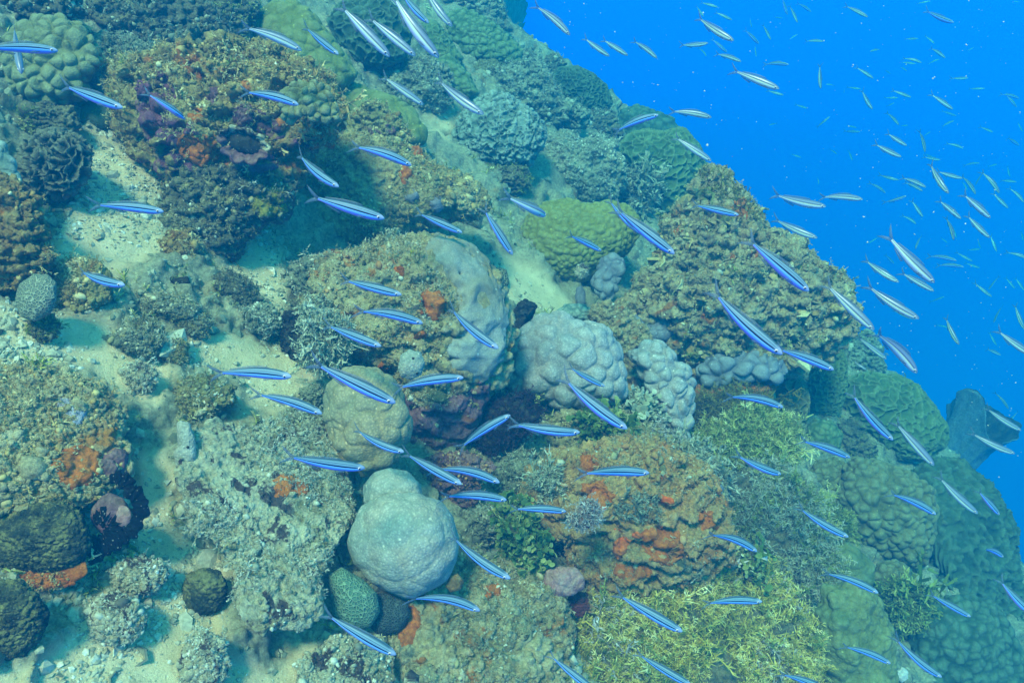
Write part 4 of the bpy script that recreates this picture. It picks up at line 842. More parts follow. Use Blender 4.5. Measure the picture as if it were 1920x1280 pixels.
# --- lower centre: orange rock and its growth
og = blob('orange_rock', 'orange and pink encrusted rock with red sponge spots at the lower centre', 'rock', '985,945 1010,890 1050,860 1120,842 1200,832 1280,845 1332,885 1352,930 1372,1000 1352,1062 1310,1092 1240,1104 1170,1114 1120,1104 1080,1066 1060,1010 1010,985', M_CRUST, base=(1200, 1060), thick=.75, dz=.05, disp=[('fbm', .9, .2, 3), ('ledge', .30, .13), ('ridge', .34, .10, 4), ('lump', .14, .06), ('fbm', .06, .03, 3)], sub=7)
turf(og, 5200, .0065, F_ORANGE, 'turf', freq=8, thr=-.35)
fuzz(og, 1500, .010, F_ORANGE); fuzz(og, 600, .011, F_BUSH, thr=.1)
turf(og, 1300, .010, F_TURF, 'turf', zone='1000,860 1120,830 1330,860 1360,940 1250,900 1100,880')
turf(og, 320, .016, F_TEAL, 'dark_fuzz', zone='1140,930 1220,925 1240,965 1160,970', tmpl=TUFT, vhi=.4)
for pg in ('1147,1015 1165,1005 1185,1012 1175,1035 1160,1050 1150,1035', '1183,1000 1195,990 1208,1000 1200,1012 1188,1010', '1240,925 1262,930 1270,950 1250,950', '1140,992 1165,990 1160,1000', '1300,1035 1325,1025 1330,1050 1305,1060'): patch(og, 'red_sponge', pg, M_RED, .010, .4, 6, wob=4)
for pg in ('1195,995 1235,985 1275,1000 1290,1040 1255,1062 1215,1050', '1085,905 1130,900 1160,925 1140,955 1100,950', '1085,850 1110,848 1130,865 1115,890 1090,880', '1150,1060 1200,1050 1230,1075 1190,1095 1155,1085', '1300,960 1335,955 1345,990 1315,1000'): patch(og, 'encrusting_sponge', pg, M_ORSP, .010, .3, 8)
rock('reef_rock', 'teal shaded rock in the recess between whitish coral and orange rock', '925,880 960,850 1000,850 1020,880 1005,920 985,960 945,950 920,920', M_TEAL, F_TEAL, 1500, .008, sub=6, dz=-.02)
rock('reef_rock', 'silty green ledge below the recess', '870,960 910,950 960,955 985,990 960,1010 910,1020 880,1000', M_TEAL, F_TEAL, 1300, .007, sub=6)
rock('crust_rock', 'brown crusted rock between the tan coral and the whitish coral', '790,870 830,850 900,855 925,880 900,900 890,940 850,940 815,915', M_PURP, F_ORANGE, 1300, .007, sub=6)
bush('dark_feathery_growth', 'dark maroon feathery growth in the hollow beside the purple foot', 'algae', '880,800 905,745 950,738 1000,745 1010,780 990,815 950,835 905,850', flake_mat('maroon_growth', [(0, (.008, .006, .01)), (.6, (.035, .018, .03)), (1, (.10, .07, .09))]), TUFT, 1100, .013, M_BLACK, dz=.04, vlo=.1, vhi=.8)
rock('black_sponge', 'black lumpy sponge squeezed between the boulder and the pale ridged coral', '935,620 955,590 985,560 1010,575 985,600 965,640 950,690 930,730 920,710', M_BLACK, F_DARK, 0, .006, sub=6, dz=-.03, cat='sponge')
i = rock('crust_rock', 'mixed crusted ledge under the pale ridged coral', '985,830 1010,790 1060,775 1120,775 1180,785 1235,800 1290,835 1280,870 1200,860 1120,862 1040,870 995,875', M_TAN, F_TURF, 2600, .008, sub=7, dz=.03)
bush('leafy_algae', 'leafy green disc algae with white edges under the pale ridged coral', 'algae', '1085,790 1110,775 1150,778 1185,800 1200,835 1185,868 1160,860 1130,825 1095,815', F_HALI, DISCS, 560, .018, M_DARK, dz=.10, vlo=.1, vhi=.8)
bush('leafy_algae', 'yellowish leafy disc algae growing down beside the dark cave', 'algae', '940,955 965,930 995,950 1005,1000 1015,1050 1000,1090 970,1080 950,1030', F_HALI, DISCS, 560, .017, M_DARK, dz=.06, vlo=.15, vhi=.85)
bush('leafy_algae', 'few leafy discs on the slope beside the red spotted rock', 'algae', '1390,1040 1410,1020 1430,1040 1425,1080 1405,1095 1390,1075', F_HALI, DISCS, 60, .020, M_DARK, dz=.12, vlo=.4, vhi=1.)
bush('leafy_algae', 'leafy grey-green tuft between pale ridged coral and coral curtain', 'algae', '1160,760 1185,738 1215,745 1240,775 1250,800 1225,810 1190,800', F_BUSH, DISCS, 320, .016, M_DARK, dz=.10, vlo=.3, vhi=.9)
bush('white_tipped_coral', 'little white-tipped branching coral on the orange rock', 'coral', '1078,985 1085,950 1100,935 1118,945 1122,975 1105,990', F_WHITE, TUFT, 240, .013, M_PURP, dz=.17, base=(1120, 1040), vlo=.3, vhi=1)
bush('white_tipped_coral', 'pale branching tuft at the edge of the coral curtain', 'coral', '1215,815 1235,795 1262,830 1268,860 1240,865 1222,845', F_WHITE, TUFT, 200, .017, M_TAN, dz=.10, vlo=.1, vhi=.7)
bush('branching_coral', 'small lilac-grey knobby coral on the shoulder of the orange rock', 'coral', '1005,900 1015,882 1040,885 1052,905 1040,930 1015,925', F_BUSH, TUFT, 180, .022, M_PURP, dz=.10, vlo=.3, vhi=1)
rock('gap_shade_lump', 'black lump standing in for the dark gap beside the yellowish leafy disc algae', '1000,985 1030,960 1070,975 1080,1020 1060,1050 1020,1045', M_BLACK, F_TEAL, 300, .006, sub=6, dz=-.02)  # near-black body put in for the shade of an open gap
dp = blob('disc_sponge', 'flat pinkish disc sponge with a dimple at the foot of the orange rock', 'sponge', '1018,1090 1026,1070 1050,1060 1078,1062 1096,1080 1095,1102 1075,1116 1045,1121 1024,1110', M_PINK, dz=.08, thick=.45, disp=[('fbm', .8, .08, 3), ('lump', .6, .10)], sub=6)
rock('sponge_stalk', 'dark red crusted stub under the pinkish disc sponge', '1066,1120 1085,1108 1102,1112 1104,1140 1090,1158 1072,1145', rock_mat('dark_red', ((.05, .01, .01), (.14, .03, .03), (.2, .05, .04), (.28, .12, .1)), seed=81, dust_amt=.1), F_ORANGE, 120, .005, sub=5, dz=.03, cat='sponge')
tube_sponge('tube_sponge', 'small grey tube sponge with a round dark opening near the feathery algae', '1305,905 1318,893 1342,898 1358,915 1350,935 1325,935 1308,922', C_PURP, holes=((1319, 907, 6),), dz=.13)
# --- bottom: tan rubble boulder, yellow algae slope, pale crusts
rb = blob('rubble_boulder', 'tan boulder of cemented rubble at the bottom centre', 'rock', '735,1220 760,1140 800,1110 850,1092 900,1072 950,1058 1010,1078 1050,1118 1076,1160 1072,1230 1060,1345 735,1345', M_BOULDER, base=(900, 1200), lay=.6, thick=.5, disp=CRUMBLY, sub=7)
turf(rb, 5200, .0065, F_TURF, 'turf', freq=8, thr=-.3); fuzz(rb, 1800, .009, F_TURF)
for pg in ('750,1150 775,1130 790,1160 775,1210 745,1215', '905,1100 930,1090 940,1115 915,1125'): patch(rb, 'encrusting_sponge', pg, M_ORSP, .009, .3, 8)
blob('oyster', 'half-open pale oyster shell at the bottom edge', 'shell', '754,1290 760,1262 772,1254 786,1266 786,1300 768,1310', M_PALE, dz=.10, disp=[('fbm', .6, .15, 3)], sub=5)
blob('small_anemone', 'tiny white-tipped polyp in a brown pit beside the whitish coral', 'anemone', '835,1100 842,1080 858,1074 870,1088 864,1105 846,1110', M_BROWN, dz=.08, disp=[('fbm', .6, .15, 3)], sub=5)
ys = bush('feathery_algae', 'dense golden yellow feathery algae covering the slope at the bottom', 'algae', '1062,1215 1085,1160 1130,1125 1200,1105 1280,1095 1350,1075 1420,1085 1480,1122 1520,1182 1535,1345 1090,1345', F_YALG, FROND, 6200, .029, M_DARK, up=.5, tilt=.7, dz=.03, thick=.45, base=(1300, 1200), sub=6, vlo=0., vhi=.9, lay=.6, cl=(8, -.22))
turf(ys, 1300, .031, F_GALG, 'fronds', tmpl=FROND, tilt=.7, up=-.75, toward_up=.5, freq=9, thr=.05, vhi=.9)
turf(ys, 500, .022, F_WHITE, 'pale_tips', tmpl=TUFT, tilt=.7, up=-.3, freq=7, thr=.1, lift=.012)
gs = bush('feathery_algae', 'grey-green feathery algae on the slope right of the orange rock', 'algae', '1350,925 1375,890 1420,872 1470,885 1510,930 1545,990 1560,1060 1550,1110 1500,1120 1450,1085 1400,1060 1375,1000', F_BUSH, FROND, 2600, .028, M_DARK, up=.4, tilt=.7, dz=.04, thick=.5, sub=6, vlo=.1, vhi=1., cl=(8, -.18))
turf(gs, 1100, .030, F_GALG, 'fronds', tmpl=FROND, tilt=.7, up=-.75, toward_up=.4, freq=9, thr=.0, vhi=.9)
bush('feathery_algae', 'pale mixed turf algae along the top of the orange rock', 'algae', '1190,850 1230,825 1290,832 1340,870 1370,905 1345,930 1300,905 1240,880', F_BUSH, TUFT, 520, .030, M_TAN, dz=.08, vlo=.1, vhi=1)
pc = blob('crust_mound', 'broad pale crusted mound sloping to sand at the lower left centre', 'rock', '330,880 345,815 400,785 470,800 540,772 600,805 640,850 655,900 662,955 640,1010 606,1050 590,1105 600,1150 565,1185 520,1160 485,1185 455,1140 448,1070 425,1040 395,1010 370,1000 345,950', M_PALE, base=(500, 1060), lay=1., thick=.14, disp=[('fbm', .6, .22, 5), ('ridge', .22, .04, 4), ('lump', .10, .018), ('fbm', .05, .025, 4)], sub=8)
turf(pc, 2200, .0055, F_PALE, 'turf', freq=7, thr=-.1); fuzz(pc, 1900, .008, F_PALE, freq=6, thr=0.); fuzz(pc, 350, .010, F_TURF, freq=6, thr=.15)
turf(pc, 900, .008, F_DARK, 'turf', freq=10, thr=.12)
for pg in ('515,905 535,885 560,890 585,905 580,930 550,938 520,932',): patch(pc, 'encrusting_sponge', pg, M_ORSP, .003, .3, 10)
i = blob('crust_mound', 'low pale crust apron at the bottom edge beside the tan boulder', 'rock', '560,1240 620,1190 700,1190 740,1230 740,1345 540,1345', M_PALE, lay=1., thick=.2, disp=CRUMBLY, sub=7); turf(i, 2000, .006, F_PALE, 'turf')
rock('reef_rock', 'small teal lump at the sand edge below the pale branching coral', '560,735 585,722 605,732 600,755 575,762', M_TEAL, F_TEAL, 300, .006, sub=5)
rock('reef_rock', 'teal silty bank left of the tan knobbed coral', '515,790 560,765 600,775 615,820 600,850 550,840 520,815', M_TEAL, F_TEAL, 1300, .007, sub=6, dz=-.01)
bush('algae_bush', 'hazy bushy algae beside the green ridged boulder', 'algae', '1165,355 1185,328 1212,330 1222,360 1205,385 1175,382', F_BUSH, TUFT, 240, .055, M_DARK, dz=.04, vlo=.1, vhi=.7)
# ------------------------------------------------------------------ the fish
def fish_material():
    m, t, b = nodes('fish_skin'); k = NB(t); a = k.attr('a'); l = k.attr('l')
    side = k.ramp(a, [(0, (.60, .26, .60)), (.18, (.52, .24, .66)), (.30, (.22, .18, .80)), (.40, (.13, .32, .95)), (.50, (.17, .40, .98)), (.56, (.24, .48, 1.0)), (.60, (.12, .28, .75)), (.62, (.004, .006, .012)), (.70, (.004, .006, .012)), (.73, (.12, .22, .36)), (.84, (.18, .28, .38)), (.855, (.03, .06, .12)), (.875, (.03, .06, .12)), (.89, (.17, .27, .37)), (.95, (.14, .23, .32)), (1, (.04, .07, .11))])
    head = k.mix(k.mask(l, .13, .02), side, (.30, .34, .52))
    fine = k.noise(k.co(), 900, 2, .6); c = k.mix(.25, head, k.ramp(fine, [(.3, (.7, .7, .7)), (.7, (1.3, 1.3, 1.3))]), 'MULTIPLY')
    k.l(c, b.inputs['Base Color']); b.inputs['Roughness'].default_value = .45; b.inputs['Specular IOR Level'].default_value = .2
    return m
def pale_fish_material():
    m, t, b = nodes('fish_skin_pale'); k = NB(t); a = k.attr('a')
    side = k.ramp(a, [(0, (.50, .46, .62)), (.3, (.52, .50, .68)), (.42, (.60, .66, .74)), (.52, (.68, .76, .56)), (.62, (.56, .62, .42)), (.66, (.10, .10, .16)), (.72, (.10, .12, .20)), (.8, (.20, .25, .36)), (1, (.12, .14, .22))])
    k.l(side, b.inputs['Base Color']); b.inputs['Roughness'].default_value = .35; b.inputs['Specular IOR Level'].default_value = .6; b.inputs['Metallic'].default_value = .1
    return m
def fin_material(name, col, alpha):
    m, t, b = nodes(name); b.inputs['Base Color'].default_value = (*col, 1); b.inputs['Roughness'].default_value = .5; b.inputs['Alpha'].default_value = alpha
    return m
FM = {'blue': fish_material(), 'pale': pale_fish_material()}
FIN = fin_material('fin_membrane', (.12, .17, .25), .45); FIN_D = fin_material('dorsal_membrane', (.14, .19, .26), .40)
EYE_W = fin_material('eye_iris', (.62, .50, .52), 1); EYE_B = fin_material('eye_pupil', (.01, .01, .015), 1)
def bend_pts(V, b, c):
    """x runs nose (+.5) to tail (-.5); b bends sideways (y), c bends up (z)"""
    x = V[:, 0]; q = np.maximum(0, .35-x)
    W = V.copy(); W[:, 1] += b*q*q; W[:, 2] += c*q*q; return W
prof = np.array([(0, .004, .004), (.012, .018, .016), (.04, .036, .030), (.09, .054, .043), (.16, .068, .052), (.26, .077, .057), (.38, .078, .056), (.50, .071, .050), (.62, .058, .040), (.72, .043, .029), (.79, .031, .019), (.835, .024, .012), (.86, .026, .008), (.875, .020, .004)])
def fish_arrays(b, c):
    tt_ = np.concatenate([np.linspace(0, .1, 9)[:-1], np.linspace(.1, .875, 26)]); n = 22; V, A, L = [], [], []
    hh_ = np.interp(tt_, prof[:, 0], prof[:, 1])*1.0; ww = np.interp(tt_, prof[:, 0], prof[:, 2])*1.0
    for i_, t_ in enumerate(tt_):
        for k_ in range(n):
            an = 2*math.pi*k_/n; cs_, sn_ = math.cos(an), math.sin(an)
            z = sn_*hh_[i_]*(1.0 if sn_ > 0 else .92); V.append((.5-t_, cs_*ww[i_]*(1-.15*max(0, -sn_)), z+.004*math.sin(t_*3))); A.append(.5+.5*sn_*(1 if True else 0)); L.append(t_)
    Q = [[i_*n+k_, (i_+1)*n+k_, (i_+1)*n+(k_+1) % n, i_*n+(k_+1) % n] for i_ in range(len(tt_)-1) for k_ in range(n)]
    V = np.array(V); m0 = len(V); V = np.concatenate([V, [[.5, 0, 0]]]); A.append(.5); L.append(0)
    T = [[m0, k_, (k_+1) % n] for k_ in range(n)]
    body = (bend_pts(V, b, c), [np.array(Q), np.array(T)], np.array(A), np.array(L))
    def sheet_(out, th):     # outline in x,z -> thin lens-shaped fin
        o_ = np.array(out); cen = o_.mean(0); k_ = len(o_); V = []
        for s_ in (1, -1):
            V.append((cen[0], s_*th, cen[1]))
            V += [(p[0], s_*th*.15, p[1]) for p in o_]
        V = np.array(V); T = []
        for j in range(k_):
            T.append([0, 1+j, 1+(j+1) % k_]); T.append([k_+1, k_+2+(j+1) % k_, k_+2+j]); T += [[1+j, k_+2+j, k_+2+(j+1) % k_], [1+j, k_+2+(j+1) % k_, 1+(j+1) % k_]]
        return bend_pts(V, b, c), np.array(T)
    tail = [sheet_([(-.33, .014), (-.39, .036), (-.46, .078), (-.545, .135), (-.50, .066), (-.45, .022), (-.42, 0)], .004), sheet_([(-.33, -.014), (-.42, 0), (-.45, -.022), (-.50, -.066), (-.545, -.135), (-.46, -.078), (-.39, -.036)], .004)]
    dors = sheet_([(.22, .088), (.17, .108), (.08, .114), (-.05, .104), (-.18, .080), (-.28, .058), (-.30, .036), (-.15, .06), (0, .078), (.12, .085)], .003)
    anal = sheet_([(-.05, -.07), (-.08, -.098), (-.17, -.078), (-.27, -.048), (-.27, -.034), (-.15, -.05)], .003)
    pect = sheet_([(.28, -.022), (.20, -.016), (.15, -.030), (.17, -.048), (.25, -.036)], .002)
    return body, tail, dors, anal, pect
BENDS = [(.05, .03), (.26, .04), (-.28, .05), (.10, -.22), (-.10, .20), (.45, .05), (-.45, -.05), (.18, .12), (-.20, -.10), (.32, .10)]
FISHDATA = []
for b_, c_ in BENDS:
    body, tail, dors, anal, pect = fish_arrays(b_, c_); d = {}
    for nm in ('blue', 'pale'): d['body', nm] = mesh('fish_body', body[0], body[1], FM[nm], {'a': body[2], 'l': body[3]})
    tv = np.concatenate([tail[0][0], tail[1][0]]); tf = np.concatenate([tail[0][1], tail[1][1]+len(tail[0][0])])
    d['tail'] = mesh('fish_tail', tv, tf, FIN); d['dorsal'] = mesh('fish_dorsal', dors[0], dors[1], FIN_D); d['anal'] = mesh('fish_anal', anal[0], anal[1], FIN)
    d['pect'] = [mesh('fish_pectoral', pect[0]+np.array([0, s_*.046, 0])+np.abs(pect[0][:, :1]-.28)*np.array([0, s_*.35, 0]), pect[1], FIN) for s_ in (1, -1)]
    # the whole far fish as one mesh
    Vs, Fs, As, Ls, mi, off = [], [], [], [], [], 0
    for v_, f_, a_, l_, mm_ in ((body[0], body[1][0], body[2], body[3], 0), (tv, tf, np.full(len(tv), .8), np.full(len(tv), .9), 1), (dors[0], dors[1], np.full(len(dors[0]), .9), np.full(len(dors[0]), .5), 1)):
        Vs.append(v_); Fs.append(f_+off); As.append(a_); Ls.append(l_); mi += [mm_]*len(f_); off += len(v_)
    for nm in ('blue', 'pale'):
        q3 = [f for f in Fs if f.shape[1] == 3]; q4 = [f for f in Fs if f.shape[1] == 4]
        me = mesh('small_fish', np.concatenate(Vs), [np.concatenate(q4), np.concatenate(q3)], FM[nm], {'a': np.concatenate(As), 'l': np.concatenate(Ls)}); me.materials.append(FIN)
        n4 = sum(len(f) for f in q4); me.polygons.foreach_set('material_index', np.concatenate([np.zeros(n4), np.ones(len(me.polygons)-n4)]).astype(np.int32)); d['all', nm] = me
    FISHDATA.append(d)
def eye_mesh():
    D, T = sphere(3); me = mesh('fish_eye', D*np.array([1, .55, 1]), T, EYE_W); me.materials.append(EYE_B)
    cen = D[T].mean(1); me.polygons.foreach_set('material_index', (np.hypot(cen[:, 0], cen[:, 2]) < .58).astype(np.int32)); return me
EYE = eye_mesh()
WATER_SURFACE = None
def place_fish(hx, hy, tx, ty, label, col='blue', L0=.12, var=0, yaw=None, near=.80, detail=True, group=None, roll=None, Z=None):
    ln = math.hypot(hx-tx, hy-ty); yaw = RNG.uniform(-.35, .35) if yaw is None else yaw
    cosy = math.cos(yaw)
    if Z is None:
        Z = L0*cosy*F/ln
        lim = near*min(float(zplane(min(hx, 1500), hy)), float(zplane(min(tx, 1500), ty)), 1e9)
        if inv_z(hx, hy) > .19 and in_reef((hx+tx)/2, (hy+ty)/2): Z = min(Z, lim)
        Z = min(Z, 10)
    c = pt((hx+tx)/2, (hy+ty)/2, Z)
    d = (hx-tx)/ln*RV - (hy-ty)/ln*UV
    fx = d*cosy + FV*math.sin(yaw); L = ln*Z/F/cosy
    up = np.array([0, 0, 1.])*.9+UV*.25; up = up+RV*RNG.normal(0, .10)
    zv = up-(up@fx)*fx; zv /= np.linalg.norm(zv); yv = np.cross(zv, fx)
    M = Matrix(((fx[0], yv[0], zv[0], c[0]), (fx[1], yv[1], zv[1], c[1]), (fx[2], yv[2], zv[2], c[2]), (0, 0, 0, 1))) @ Matrix.Scale(L, 4)
    D = FISHDATA[var]
    if not detail:
        o = link('small_fish', D['all', col]); o.matrix_world = M; tag(o, label, 'fish', group); return o
    o = link('striped_fish', None); o.empty_display_size = .1; o.matrix_world = M; tag(o, label, 'fish', group)
    link('body', D['body', col], (0, 0, 0), o); link('tail_fin', D['tail'], (0, 0, 0), o); link('dorsal_fin', D['dorsal'], (0, 0, 0), o); link('anal_fin', D['anal'], (0, 0, 0), o)
    for s_, pm in ((1, D['pect'][0]), (-1, D['pect'][1])):
        link('pectoral_fin', pm, (0, 0, 0), o)
        e = link('eye', EYE, (.425, s_*.034, .012), o); e.scale = (.021,)*3; e.rotation_euler = (0, 0, -s_*.35)
    return o
CRX = poly('930,-50 1040,110 1150,190 1320,300 1345,318 1440,420 1600,590 1600,650 1760,740 1900,960 2000,1300')
def in_reef(x, y): return y > np.interp(x, CRX[:, 0], CRX[:, 1]) if x > 930 else True
B = 'slender blue fish with a dark stripe '
